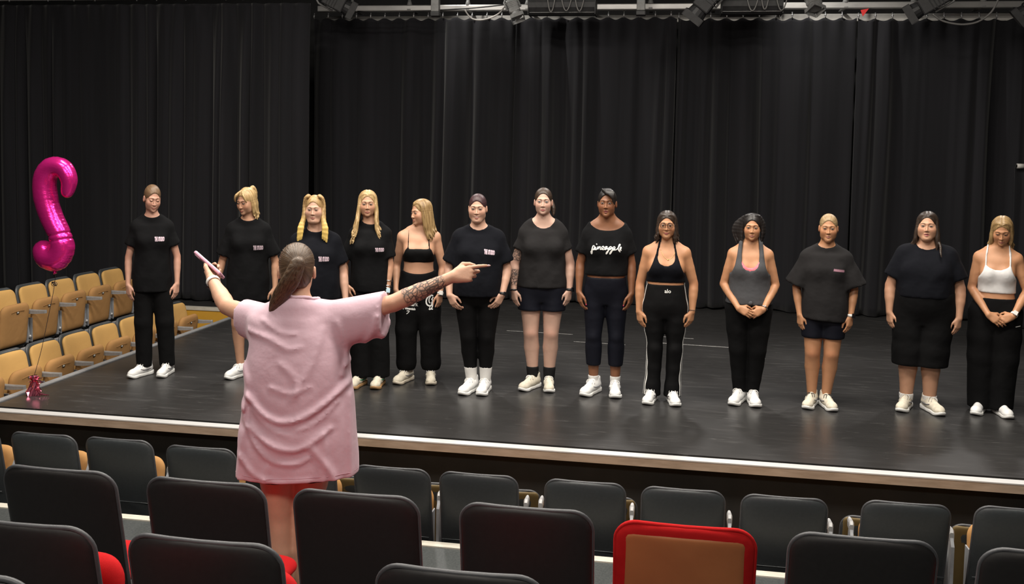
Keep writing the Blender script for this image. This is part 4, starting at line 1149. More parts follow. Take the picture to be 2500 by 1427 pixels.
def text_flat(txt, size, xs=1.0, bold=0.0, sub=1):
    """letters from Blender's own font as a flat triangle mesh; centred; xs squeezes the width"""
    cu = bpy.data.curves.new('txt', 'FONT'); cu.body = txt; cu.size = size; cu.align_x = 'CENTER'; cu.align_y = 'CENTER'; cu.offset = bold; cu.resolution_u = 2
    o = bpy.data.objects.new('txt', cu); COL.objects.link(o)
    dg = bpy.context.evaluated_depsgraph_get(); me = bpy.data.meshes.new_from_object(o.evaluated_get(dg))
    V = [(v.co.x*xs, v.co.y) for v in me.vertices]; F = [tuple(p.vertices) for p in me.polygons]
    bpy.data.objects.remove(o); bpy.data.meshes.remove(me); bpy.data.curves.remove(cu)
    return V, F
# ------------------------------------------------------------------ the thirteen dancers
SK_FAIR = skin_mat('skin_fair', (.545, .325, .235)); SK_ROSY = skin_mat('skin_rosy', (.53, .295, .215)); SK_WARM = skin_mat('skin_warm', (.50, .275, .175))
SK_TAN = skin_mat('skin_tan', (.455, .225, .118)); SK_PALE = skin_mat('skin_pale', (.545, .345, .268), tat=True); SK_DEEP = skin_mat('skin_deep', (.235, .100, .050))
C_BLACK = fabric('black_jersey', (.0046, .0047, .0054)); C_BLACKN = fabric('navy_black_jersey', (.0048, .0053, .0080)); C_CHAR = fabric('charcoal_jersey', (.0160, .0152, .0158))
C_SOFT = fabric('soft_black_tee', (.018, .018, .019)); C_LEG = fabric('black_stretch_knit', (.0042, .0042, .0047), rough=.7, fold=.2); C_NAVY = fabric('navy_stretch_knit', (.0070, .0078, .0130), rough=.6, fold=.2)
C_GREY = fabric('grey_marl_jersey', (.066, .067, .072), var=.5, weave=500); C_WHITE = fabric('white_ribbed_cotton', (.64, .63, .63), var=.04); C_WOOL = fabric('black_fleece', (.0043, .0043, .0047), rough=.95)
C_SOCKW = fabric('white_cotton_sock', (.70, .69, .67), var=.05); C_SOCKB = fabric('black_cotton_sock', (.012, .012, .013)); C_PINKB = plain('coral_pink_bra', (.80, .16, .20), .7)
S_WHITE = speck('white_shoe_leather', (.66, .66, .66), (.74, .74, .73), 30, .5); S_SOLE = speck('white_rubber_sole', (.58, .58, .57), (.68, .68, .66), 20, .6)
S_CREAM = speck('cream_shoe_mesh', (.52, .47, .38), (.64, .60, .50), 40, .7); S_CSOLE = speck('cream_rubber_sole', (.46, .40, .31), (.60, .55, .46), 14, .6); S_GUM = plain('gum_sole', (.33, .19, .085), .6)
S_LACE = plain('white_lace', (.72, .71, .69), .8); S_LACEB = plain('black_lace', (.02, .02, .02), .8); S_GREYACC = plain('grey_shoe_overlay', (.16, .16, .17), .5); S_GREEN = plain('green_shoe_overlay', (.02, .18, .09), .5); S_SILV = plain('silver_shoe_overlay', (.34, .35, .37), .35, .5)
M_STRAPW = plain('white_watch_strap', (.68, .66, .63), .5); M_STRAPB = plain('black_watch_strap', (.012, .012, .013), .5); M_WGLASS = plain('black_watch_glass', (.008, .008, .01), .1); M_SILVER = plain('silver_metal', (.65, .64, .62), .25, 1.0)
M_PRINT = plain('pale_pink_print', (.60, .47, .54), .8); M_PRINTW = plain('white_print', (.72, .72, .70), .8); M_NAILR = plain('red_nail_polish', (.55, .02, .035), .25); M_NAILP = plain('pink_nail_polish', (.75, .06, .16), .25)
H_LBROWN = hair_mat('light_brown_hair', (.085, .045, .022), (.20, .125, .070), True); H_BLONDE = hair_mat('blonde_hair', (.26, .155, .060), (.56, .40, .20))
H_BLONDER = hair_mat('blonde_pulled_hair', (.20, .125, .055), (.48, .34, .18), True); H_YELLOW = hair_mat('yellow_blonde_hair', (.24, .14, .055), (.50, .33, .15), False, (.66, .46, .13))
H_HONEY = hair_mat('honey_blonde_hair', (.15, .085, .035), (.40, .27, .12)); H_PLUM = hair_mat('plum_brown_hair', (.022, .010, .012), (.07, .030, .034), True)
H_DARK = hair_mat('dark_brown_hair', (.014, .009, .007), (.045, .028, .019)); H_DARKR = hair_mat('dark_brown_pulled_hair', (.020, .012, .008), (.065, .040, .026), True); H_BLACK = hair_mat('black_hair', (.006, .005, .005), (.022, .018, .017))
H_DBLONDE = hair_mat('dark_blonde_pulled_hair', (.17, .105, .050), (.42, .30, .16), True); B_BLOND = plain('light_brow', (.20, .12, .06), .8); B_BROWN = plain('brown_brow', (.075, .04, .022), .8); B_BLK = plain('black_brow', (.012, .008, .007), .8)

def hang(q, medial=.0, fwd=-.08, turn=.75, curl=(.32, .38, .28), **kw):
    """relaxed hanging hand. q 0 image-left, 1 image-right"""
    e = 1 if q == 0 else -1
    c, s_ = math.cos(turn), math.sin(turn)
    return dict(d=(e*medial, fwd, -1), n=(e*c, s_, 0), t=(e*s_, -c, 0), kw=dict(curl=curl), **kw)
NK = (1.42, .082, .080, .062)
def studio_logo(P, cloth, org, w_=.088, slope=0.0):
    """two tall condensed words that read THE STUDIO in pale pink"""
    V, F = [], []
    for word, xa, xb in (('THE', -.50, -.19), ('STUDIO', -.13, .50)):
        v_, f_ = text_flat(word, .062, .34, .0052)
        x0 = min(v[0] for v in v_); x1 = max(v[0] for v in v_); z0 = min(v[1] for v in v_); z1 = max(v[1] for v in v_); n = len(V)
        V += [((xa+(xb-xa)*(p-x0)/(x1-x0))*w_, ((q-(z0+z1)/2)/(z1-z0))*w_*.46) for p, q in v_]; F += [tuple(i+n for i in q) for q in f_]
    print_mesh(P, cloth, V, F, M_PRINT, 'chest_logo', org, slope=slope)
def nails(P, q, mat):
    for i in (8, 11, 14, 17, 20):
        a, b, ra, rb, k = P.prims[q][i]
        bm = bmesh.new(); u = (b-a)/np.linalg.norm(b-a)
        bmesh.ops.create_icosphere(bm, subdivisions=1, radius=1.0)
        bmesh.ops.scale(bm, vec=(rb*.9, rb*.9, rb*1.3), verts=bm.verts)
        bmesh.ops.rotate(bm, cent=(0, 0, 0), matrix=Vector((0, 0, 1)).rotation_difference(Vector(u)).to_matrix(), verts=bm.verts)
        bmesh.ops.translate(bm, vec=Vector(b+u*.004), verts=bm.verts)
        link('fingernail', bm_mesh('fingernail', bm, mat, True), P.root)

def w1():
    P = build_body(dict(label='woman in black tee looking down with closed eyes, nearest the pink balloon', pos=(-4.384, 1.103, STAGE), H=1.66, sh=.186, ch=.140, wa=.128, hi=.160, hx=.072, kx=(-.080, .115), ax=(-.072, .140), th=.082,
        ar=.92, elbow=((-.215, .02, 1.025), (.228, .02, 1.03)), wrist=((-.215, -.02, .79), (.228, -.02, .795)), hand=(hang(0, .12), hang(1, .12)), yaw=.34, pitch=.22, roll=.05, skin=SK_ROSY, bust=.85, hc=(.004, -.025, 1.535), hs=.94, toe=((-.05, -.09), (-.02, -.10)), face=dict(jw=.94, smile=1)))
    face_parts(P, closed=True, brow=B_BLOND, lip=(.42, .17, .13), smile=1)
    build_hair(P, H_LBROWN, hairline=.076, cap=(1.0, 1.0, .99), radial_at=(0, .10, .04))
    t = tee(P, C_BLACK, .729, [(.70, .172, .125, .0), (.90, .166, .118, 0), (1.05, .156, .112, 0), (1.20, .158, .112, 0), (1.30, .165, .085, .005)], sl=(0.62, 0.065, 0.073), seed=1)
    studio_logo(P, t, (.075, 1.195))
    trousers(P, C_WOOL, .86, .075, rad=[(.0, .098), (1.0, .082), (2.0, .070)], seed=1)
    shoes(P, S_WHITE, S_SOLE, S_LACE, S_GREYACC, 1.0, ((-.11, -.10), (-.05, -.12)))
def w2():
    P = build_body(dict(label='blonde woman in oversized black tee looking down left, a wrist tattoo showing', pos=(-3.575, 1.263, STAGE), H=1.645, sh=.19, ch=.145, wa=.130, hi=.165, kx=(-.095, .095), ax=(-.068, .085), th=.086, ca=.054, an=.035,
        elbow=((-.236, .02, 1.0), (.245, .02, 1.0)), wrist=((-.295, -.03, .785), (.245, -.03, .77)), hand=(hang(0, -.05, curl=(.5, .6, .4)), hang(1, .1)), yaw=-.62, pitch=.22, skin=SK_WARM, hc=(-.02, -.03, 1.525), hs=.93, toe=((-.06, -.09), (.03, -.10)), tattoo=((0, 1.55, 1.8),)))
    face_parts(P, brow=B_BROWN, down=.8, lip=(.36, .13, .10))
    lk = long_locks(1, 6, .17, .0, .0, .003, .0125, 3, (.0, .085)) + long_locks(-1, 5, .17, .0, -.01, .003, .0125, 4, (.02, .085))
    lk += [([(.012, -.05, .112), (.045, -.085, .085), (.062, -.088, .045), (.068, -.074, .012)], [.008, .012, .010, .004]), ([(-.008, -.05, .112), (-.036, -.090, .082), (-.056, -.092, .045), (-.066, -.078, .014)], [.008, .012, .010, .004]),
           ([(0, .085, .085), (.0, .125, .10), (.01, .140, .05), (.015, .125, -.05)], [.02, .022, .022, .010])]
    build_hair(P, H_BLONDE, hairline=.078, locks=lk, flow='z')
    t = tee(P, C_BLACK, .668, [(.64, .195, .135, 0), (.85, .190, .130, 0), (1.05, .178, .120, 0), (1.20, .170, .115, 0), (1.30, .168, .085, .005)], sl=(0.8, 0.069, 0.081), seed=2)
    studio_logo(P, t, (.095, 1.135))
    trousers(P, C_LEG, .86, .59, rad=[(.0, .098), (.5, .098), (.9, .095)], seed=2, name='shorts')
    shoes(P, S_WHITE, S_SOLE, S_LACE, S_SILV, 1.0, ((-.10, -.11), (.04, -.12)))
def w3():
    P = build_body(dict(label='woman with two long yellow-blonde pigtails behind the pink-shirted teacher', pos=(-2.812, .875, STAGE), H=1.590, sh=.20, ch=.170, wa=.165, hi=.195, dep=1.15, fat=.6, belly=.5, th=.098, ar=1.18, bust=1.15, neck=.058,
        elbow=((-.235, .02, .98), (.232, .02, .985)), wrist=((-.255, -.05, .75), (.258, -.05, .775)), hand=(hang(0, .15), hang(1, .15)), yaw=-.12, pitch=.05, skin=SK_FAIR, hc=(-.012, -.022, 1.500), hs=.90, face=dict(jw=1.12, full=.9)))
    face_parts(P, brow=B_BLOND, lip=(.42, .17, .14))
    lk = []
    for e in (-1, 1):
        for i in range(6):
            a = rnd.uniform(-.012, .012)
            lk.append(([(e*.052, -.02+a, .118), (e*.078, -.01+a, .100), (e*.090, .0+a, .03), (e*.096+e*a, -.03+a, -.07), (e*(.098+.006*i), -.075, -.16), (e*(.100+.008*i)+a, -.085, -.255-.006*i)], [.010, .013, .015, .016, .015, .006]))
        lk.append(([(e*.035, -.02, .122), (e*.055, -.02, .128), (e*.075, -.01, .110)], [.008, .010, .009]))
    build_hair(P, H_YELLOW, hairline=.080, locks=lk, tipz=(-.04, -.16), flow='z', ears=False)
    t = tee(P, C_BLACKN, .80, [(.74, .205, .150, -.01), (.95, .200, .150, -.012), (1.1, .195, .145, -.008), (1.22, .188, .130, 0), (1.30, .172, .09, .005)], sl=(0.72, 0.077, 0.089), seed=3, hem_k=.01)
    studio_logo(P, t, (.075, 1.11))
    trousers(P, C_BLACK, .86, .07, rad=[(.0, .112), (1.0, .092), (2.0, .085)], seed=3)
    shoes(P, S_WHITE, S_SOLE, S_LACE, S_GREYACC, .98)
def w4():
    P = build_body(dict(label='woman with long wavy blonde hair, black tee, silver bracelets and wide trousers', pos=(-2.456, 1.20, STAGE), H=1.657, sh=.172, ch=.135, wa=.120, hi=.150, kx=(-.075, .080), ax=(-.078, .092),
        ar=.92, elbow=((-.225, .02, 1.03), (.172, -.01, 1.035)), wrist=((-.205, -.06, .86), (.152, -.06, .81)), hand=(hang(0, .35, -.1), hang(1, .25)), yaw=.02, pitch=.0, skin=SK_WARM, hc=(-.026, -.012, 1.536), hs=.922, toe=((-.04, -.09), (.03, -.09)), face=dict(jw=.93)))
    face_parts(P, brow=B_BROWN, lip=(.40, .15, .12))
    lk = long_locks(-1, 11, .36, .055, .075, .012, .0125, 11) + long_locks(1, 11, .33, .03, .075, .012, .0125, 12)
    build_hair(P, H_BLONDE, hairline=.080, locks=lk, flow='z', ears=False)
    t = tee(P, C_BLACK, .805, [(.78, .168, .125, 0), (.95, .165, .118, 0), (1.1, .160, .112, 0), (1.20, .156, .110, 0), (1.30, .158, .085, .005)], sl=(0.8, 0.063, 0.073), seed=4)
    studio_logo(P, t, (.085, 1.165), .075)
    trousers(P, C_WOOL, .90, .075, rad=[(.0, .100), (1.0, .092), (2.0, .094)], seed=4)
    shoes(P, S_CREAM, S_GUM, S_LACE, S_GREEN, 1.0, ((-.06, -.12), (-.03, -.12)))
    for i, tt in enumerate((.62, .80, .88)): band(P, 1, tt, .006, M_SILVER, 'bracelet', .004)
    watch(P, 1, .98, M_SILVER, plain('pale_watch_glass', (.45, .62, .70), .1), (.3, -1, .1))
    band(P, 0, .9, .006, M_SILVER, 'bracelet', .004)
def w5():
    P = build_body(dict(label='woman in a black bandeau bra and printed joggers, head turned left', pos=(-2.102, 1.45, STAGE), H=1.596, zsh=1.2575, sh=.190, ch=.135, wa=.128, hi=.160, kx=(-.100, .112), ax=(-.096, .122), th=.084, bust=1.0,
        elbow=((-.196, .06, 1.0), (.212, .02, .99)), wrist=((-.195, -.06, .80), (.195, -.06, .77)), hand=(hang(0, .1), hang(1, .1, -.1)), yaw=-.98, pitch=.06, roll=-.04, skin=SK_WARM, hc=(.014, -.015, 1.462), hs=.918, toe=((-.05, -.09), (.02, -.10)), face=dict(jw=.93)))
    face_parts(P, brow=B_BROWN, lip=(.38, .14, .11))
    lk = long_locks(-1, 7, .30, .0, .02, .006, .0125, 21) + long_locks(1, 9, .27, .015, -.03, .005, .0125, 22)
    build_hair(P, H_HONEY, hairline=.079, locks=lk, flow='z', ears=False)
    top(P, C_LEG, 1.075, [(1.0, .2), (1.12, .2), (1.135, .135), (1.205, .108)], [(1.0, .3), (1.3, .3)], 1.198, name='bandeau_bra', strap=([(1.17, .094), (1.45, .080)], .0055))
    t = trousers(P, C_WOOL, .975, .105, hip=.014, rad=[(.0, .108), (.5, .104), (1.0, .096), (1.7, .088), (2.0, .056)], seed=5, name='joggers', dip=.03)
    V, F = text_flat('Gymshark', .050, .82, .0015); print_mesh(P, t, V, F, M_PRINTW, 'thigh_lettering', (-.085, .690), slope=-.14)
    V, F = text_flat('By Essentials', .028, .85, .0010); print_mesh(P, t, V, F, M_PRINTW, 'thigh_lettering', (-.080, .648), slope=-.14)
    V, F = strokes([([(-.010, .012), (.012, .012), (.002, -.004), (-.012, -.014)], .006)]); print_mesh(P, t, V, F, M_PRINTW, 'thigh_emblem', (-.085, .615))
    V, F = strokes([([(.030, .060), (.010, .066), (-.015, .052), (-.030, .028), (-.032, .0), (-.020, -.022), (.004, -.030), (.022, -.018)], .013), ([(.008, .058), (-.006, .035), (-.006, .008), (.004, -.006)], .009),
                    ([(.032, .050), (.018, .028), (.034, .016), (.020, .004), (.018, -.016)], .010), ([(.024, .002), (.026, -.030), (.016, -.052), (-.004, -.064), (.010, -.058), (.030, -.060)], .010), ([(.004, -.030), (.000, -.048), (-.008, -.062)], .006)])
    print_mesh(P, t, V, F, M_PRINTW, 'thigh_monogram', (.105, .700), .95)
    nails(P, 0, M_NAILR); nails(P, 1, M_NAILR)
    watch(P, 1, .99, M_STRAPW, M_STRAPW, (.2, -1, .1))
    band(P, 1, 1.09, .005, M_STRAPB, 'hair_tie', .005)
    shoes(P, S_CREAM, S_CSOLE, S_LACE, S_GREYACC, 1.0, ((-.07, -.12), (.0, -.12)))
def w6():
    P = build_body(dict(label='smiling woman with plum pulled-back hair, black tee, leggings and white socks', pos=(-1.533, 1.22, STAGE), H=1.648, sh=.205, ch=.172, wa=.172, hi=.185, dep=1.15, fat=.6, belly=.5, kx=(-.070, .082), ax=(-.040, .078), th=.098, kn=.066, ca=.066, an=.040, ar=1.15, bust=1.2, neck=.055,
        elbow=((-.246, .01, 1.02), (.242, .01, 1.03)), wrist=((-.232, -.09, .815), (.208, -.09, .825)), hand=(hang(0, .55, -.15, .95), hang(1, .60, -.15, .95)), yaw=-.08, pitch=.06, skin=SK_FAIR, hc=(-.012, -.020, 1.527), hs=.94, toe=((-.05, -.09), (.02, -.10)), face=dict(jw=1.05, full=.6, smile=1, mouth=.004)))
    face_parts(P, brow=B_BROWN, lip=(.42, .12, .10), smile=1, mouth=.006, teeth=True)
    build_hair(P, H_PLUM, hairline=.079, radial_at=(0, .10, .05))
    t = tee(P, C_BLACKN, .812, [(.78, .196, .160, -.012), (.92, .203, .165, -.014), (1.05, .204, .155, -.01), (1.18, .196, .145, -.006), (1.30, .180, .09, .005)], sl=(0.8, 0.077, 0.085), seed=6, neck=(1.42, .082, .085, .078))
    studio_logo(P, t, (.095, 1.18), slope=-.12)
    trousers(P, C_LEG, .9, .185, hip=.005, seed=6, name='leggings', amp=0)
    socks(P, C_SOCKW, .21)
    shoes(P, S_WHITE, S_SOLE, S_LACE, None, 1.03, ((-.06, -.12), (-.03, -.13)))
    watch(P, 1, .98, M_STRAPB, M_WGLASS, (.6, -1, .1), (.02, .03))
def w7():
    P = build_body(dict(label='tall woman with a dark ponytail, scoop-neck tee, short shorts and tattooed arm', pos=(-1.0275, 1.46, STAGE), H=1.698, trap=.022, sh=.192, ch=.160, wa=.160, hi=.195, dep=1.05, fat=.3, kx=(-.088, .085), ax=(-.062, .075), th=.094, kn=.064, ca=.066, an=.042, ar=1.10, bust=1.1,
        elbow=((-.236, .02, 1.055), (.234, .02, 1.065)), wrist=((-.240, -.04, .835), (.232, -.04, .845)), hand=(hang(0, .15), hang(1, .15)), yaw=-.02, pitch=-.02, skin=SK_PALE, hc=(-.005, -.018, 1.583), hs=.945, tattoo=((0, .45, .90), (0, 1.22, 1.85)), toe=((-.05, -.09), (.01, -.10)), face=dict(jw=.96)))
    face_parts(P, iris=M_IRISB, brow=B_BROWN, lip=(.40, .12, .12))
    build_hair(P, H_DARKR, hairline=.084, locks=[([(.02, .095, .045), (.06, .12, .0), (.085, .10, -.06), (.092, .075, -.12)], [.022, .026, .022, .006])], pony=((.02, .10, .05), (.09, .08, -.12), .04))
    tee(P, C_CHAR, .842, [(.80, .200, .140, 0), (.92, .192, .135, 0), (1.05, .176, .124, 0), (1.18, .170, .122, -.003), (1.30, .172, .085, .005)], sl=(0.55, 0.067, 0.065), seed=7, neck=(1.42, .096, .095, .105), amp=.0022)
    trousers(P, C_NAVY, .88, .65, rad=[(.0, .108), (.5, .106), (.9, .105)], seed=7, name='shorts')
    socks(P, C_SOCKB, .185)
    shoes(P, S_CREAM, S_SOLE, S_LACE, None, 1.0, ((-.08, -.12), (.0, -.13)))
    band(P, 0, 1.0, .014, M_STRAPB, 'wristband', .004); watch(P, 1, .98, M_STRAPB, M_WGLASS, (.9, -.6, .1))
    nails(P, 0, M_NAILR); nails(P, 1, M_NAILR)
def w8():
    P = build_body(dict(label='woman with short black hair and side fringe, cropped tee lettered in white', pos=(-.49, 1.418, STAGE), H=1.705, trap=.040, sh=.190, ch=.150, wa=.140, hi=.168, kx=(-.090, .098), ax=(-.082, .098), th=.090, kn=.060, ca=.058, an=.036, bust=1.05, belly=.2, neck=.054,
        elbow=((-.216, .02, 1.085), (.208, .02, 1.088)), wrist=((-.220, -.04, .848), (.214, -.04, .850)), hand=(hang(0, .15, turn=.5), hang(1, .15, turn=.5)), yaw=-.10, pitch=-.02, roll=.0, skin=SK_DEEP, hc=(-.006, -.018, 1.588), hs=.95, toe=((-.04, -.09), (.0, -.10)), face=dict(jw=1.0, full=.1, mouth=.003)))
    face_parts(P, brow=B_BLK, lip=(.22, .06, .055), mouth=.004)
    lk = [([(-.04+.02*i, -.03, .122), (.0+.018*i, -.085, .096), (.038+.009*i, -.094, .055), (.062+.004*i, -.074, .012-.006*i)], [.010, .015, .014, .005]) for i in range(4)]
    build_hair(P, H_BLACK, hairline=.080, locks=lk, flow='z', cap=(1.03, 1.02, 1.02), low=-.05)
    t = tee(P, C_BLACK, .965, [(.93, .166, .125, 0), (1.05, .172, .125, 0), (1.18, .176, .124, 0), (1.27, .178, .105, 0), (1.32, .172, .085, .005)], sl=(0.66, 0.073, 0.077), seed=8, neck=(1.40, .140, .105, .088), amp=.002)
    S = [([(-.105, -.030), (-.100, .000), (-.096, .010)], .006), ([(-.108, -.020), (-.106, -.036), (-.100, -.036), (-.099, -.010), (-.096, .012), (-.088, .016), (-.084, .008), (-.090, -.006), (-.094, -.010)], .0062),
         ([(-.094, -.010), (-.084, -.008), (-.076, .008), (-.078, -.008), (-.070, -.006), (-.060, .012), (-.062, -.006)], .0062), ([(-.073, .026), (-.068, .029)], .007), ([(-.062, -.006), (-.050, .012), (-.046, .008), (-.046, -.006), (-.036, -.004), (-.022, .006), (-.026, .014), (-.036, .008), (-.034, -.006), (-.020, -.008)], .0062),
         ([(-.020, -.008), (-.004, .006), (.0, .012), (-.010, .012), (-.016, .0), (-.010, -.008), (.0, .004), (.004, -.008)], .0062), ([(.004, -.008), (.012, .006), (.010, -.012), (.000, -.032), (-.006, -.036), (-.004, -.026), (.008, -.012), (.022, .004)], .0062), ([(.012, .006), (.024, .014), (.028, .006), (.020, -.006), (.012, -.006)], .0062),
         ([(.022, -.006), (.036, .008), (.034, -.012), (.024, -.032), (.018, -.036), (.020, -.026), (.032, -.010), (.046, .004)], .0062), ([(.036, .008), (.048, .014), (.052, .006), (.044, -.008), (.036, -.008)], .0062), ([(.044, -.008), (.062, -.004), (.078, .016), (.086, .026), (.082, .030), (.076, .020), (.074, .0), (.080, -.014), (.088, -.020)], .0062), ([(.080, -.010), (.090, .0), (.094, .008), (.090, .012), (.085, .004), (.088, -.008), (.096, -.008)], .0062)]
    V, F = strokes(S); print_mesh(P, t, V, F, M_PRINTW, 'chest_lettering', (.005, 1.225), 1.22)
    trousers(P, C_NAVY, .952, .225, hip=.006, seed=8, name='leggings', amp=0, rad=[(1.2, .062), (1.66, .054)])
    socks(P, C_SOCKW, .145)
    shoes(P, S_WHITE, S_SOLE, S_LACE, S_SILV, 1.06, ((-.06, -.12), (.0, -.13)))
    nails(P, 0, M_NAILP); nails(P, 1, M_NAILP)
def w9():
    P = build_body(dict(label='woman in glasses with halter bra and white-striped flared leggings', pos=(.001, 1.268, STAGE), H=1.545, zsh=1.2173, sh=.188, ch=.145, wa=.142, hi=.172, fat=.3, kx=(-.072, .086), ax=(-.088, .078), th=.090, kn=.055, ca=.050, ar=1.10, bust=1.15,
        elbow=((-.205, .02, .955), (.222, .02, .965)), wrist=((-.208, -.03, .728), (.215, -.03, .745)), hand=(hang(0, .18), hang(1, .18)), yaw=-.03, pitch=.02, skin=SK_TAN, hc=(-.004, -.015, 1.435), hs=.89, face=dict(jw=1.0, full=.3, smile=1)))
    face_parts(P, brow=B_BLK, lip=(.38, .12, .11), smile=1, browthick=1.3)
    lk = long_locks(-1, 8, .16, .012, .012, .003, .0125, 31) + long_locks(1, 8, .17, .012, .012, .003, .0125, 32)
    build_hair(P, H_DARK, hairline=.074, locks=lk, flow='z', ears=False, cap=(1.02, 1.0, 1.0))
    top(P, C_BLACKN, 1.045, [(1.0, .2), (1.10, .19), (1.13, .140), (1.20, .112), (1.28, .086), (1.40, .062)], [(1.19, .0), (1.197, .034), (1.215, .056), (1.25, .068), (1.31, .062), (1.42, .040)], 1.19, name='halter_bra', off=.008)
    t = trousers(P, C_LEG, 1.028, .045, hip=.005, rad=[(1.0, .056), (1.4, .056), (1.75, .064), (2.0, .074)], seed=9, name='flared_leggings', amp=.0006)
    V, F = text_flat('alo', .048, 1.0, .001); print_mesh(P, t, V, F, M_PRINTW, 'waistband_lettering', (.018, .912), .9)
    # two white side stripes down each leg
    bvh = BVHTree.FromPolygons([v.co[:] for v in t.data.vertices], [list(p.vertices) for p in t.data.polygons])
    for e, q in ((-1, 0), (1, 1)):
        for yo in (-.028, -.050):
            V = []; F = []
            for i in range(44):
                z = .055+i*(.975-.055)/43
                for dy in (-.0050, .0050):
                    h = bvh.ray_cast(Vector((e*.5, yo+.02+dy, z)), Vector((-e, 0, 0)))
                    x = h[0].x if h[0] is not None else (V[-2][0] if len(V) > 1 else e*.15)
                    V.append((x+e*.002, yo+.02+dy, z))
                if i: a = 2*(i-1); F.append((a, a+1, a+3, a+2))
            link('side_stripe', mesh_of('side_stripe', V, F, M_PRINTW), t)
    shoes(P, S_WHITE, S_SOLE, S_LACE, S_GREYACC, .96, ((-.03, -.12), (.02, -.12)))
    glasses(P); band(P, 1, .95, .004, M_STRAPB, 'hair_tie', .004)
    necklace(P, .013, 1.165)
def glasses(P):
    hs, hc, R = P.hs, P.hc, P.R; bm = bmesh.new()
    W = lambda p: tuple((np.array(p)*hs)@R.T+hc)
    for e in (-1, 1):
        loop = [W((e*.031+.0235*math.copysign(abs(math.cos(a))**.7, math.cos(a)), -.106+.004*abs(math.cos(a)), .0005+.0185*math.copysign(abs(math.sin(a))**.7, math.sin(a)))) for a in [2*PI*i/20 for i in range(21)]]
        add_tube(bm, loop, .0022, 5, False)
        add_tube(bm, [W((e*.055, -.100, .008)), W((e*.072, -.06, .008)), W((e*.080, .005, .006))], .0018, 5)
    add_tube(bm, [W((-.008, -.108, .006)), W((0, -.111, .008)), W((.008, -.108, .006))], .0022, 5)
    o = link('glasses', bm_mesh('glasses', bm, plain('brown_glasses_frame', (.03, .015, .01), .25), True), P.root)
    g = NT('spectacle_lens'); g.b.inputs['Transmission Weight'].default_value = 1.0; g.b.inputs['Roughness'].default_value = .02; g.b.inputs['IOR'].default_value = 1.02; g.b.inputs['Base Color'].default_value = (.95, .95, .95, 1)
    for e in (-1, 1):
        V = [W((e*.031+.0225*math.copysign(abs(math.cos(a))**.7, math.cos(a)), -.106, .0005+.0178*math.copysign(abs(math.sin(a))**.7, math.sin(a)))) for a in [2*PI*i/20 for i in range(20)]]
        link('lens', mesh_of('lens', V, [tuple(range(20))], g.m), o)
def necklace(P, x, z):
    bvh = BVHTree.FromPolygons([v.co[:] for v in P.body_me.vertices], [list(p.vertices) for p in P.body_me.polygons])
    pts = []
    for i in range(15):
        u = -1+2*i/14; o = Vector((x+u*.062, -1, z+.075*u*u)); h = bvh.ray_cast(o, Vector((0, 1, 0)))
        if h[0] is not None: pts.append(h[0]+Vector((0, -.0015, 0)))
    bm = bmesh.new(); add_tube(bm, pts, .0012, 4)
    m = pts[len(pts)//2]; r = bmesh.ops.create_icosphere(bm, subdivisions=1, radius=.005); bmesh.ops.translate(bm, vec=m+Vector((0, -.002, -.004)), verts=r['verts'])
    link('necklace', bm_mesh('necklace', bm, plain('gold_metal', (.8, .52, .2), .3, 1.0), True), P.root)
def clasp(q, d, n=(0, 1, -.25), t=(0, -.3, 1), curl=(.25, .35, .3)):
    return dict(d=d, n=n, t=t, kw=dict(curl=curl, thumb_in=.5))
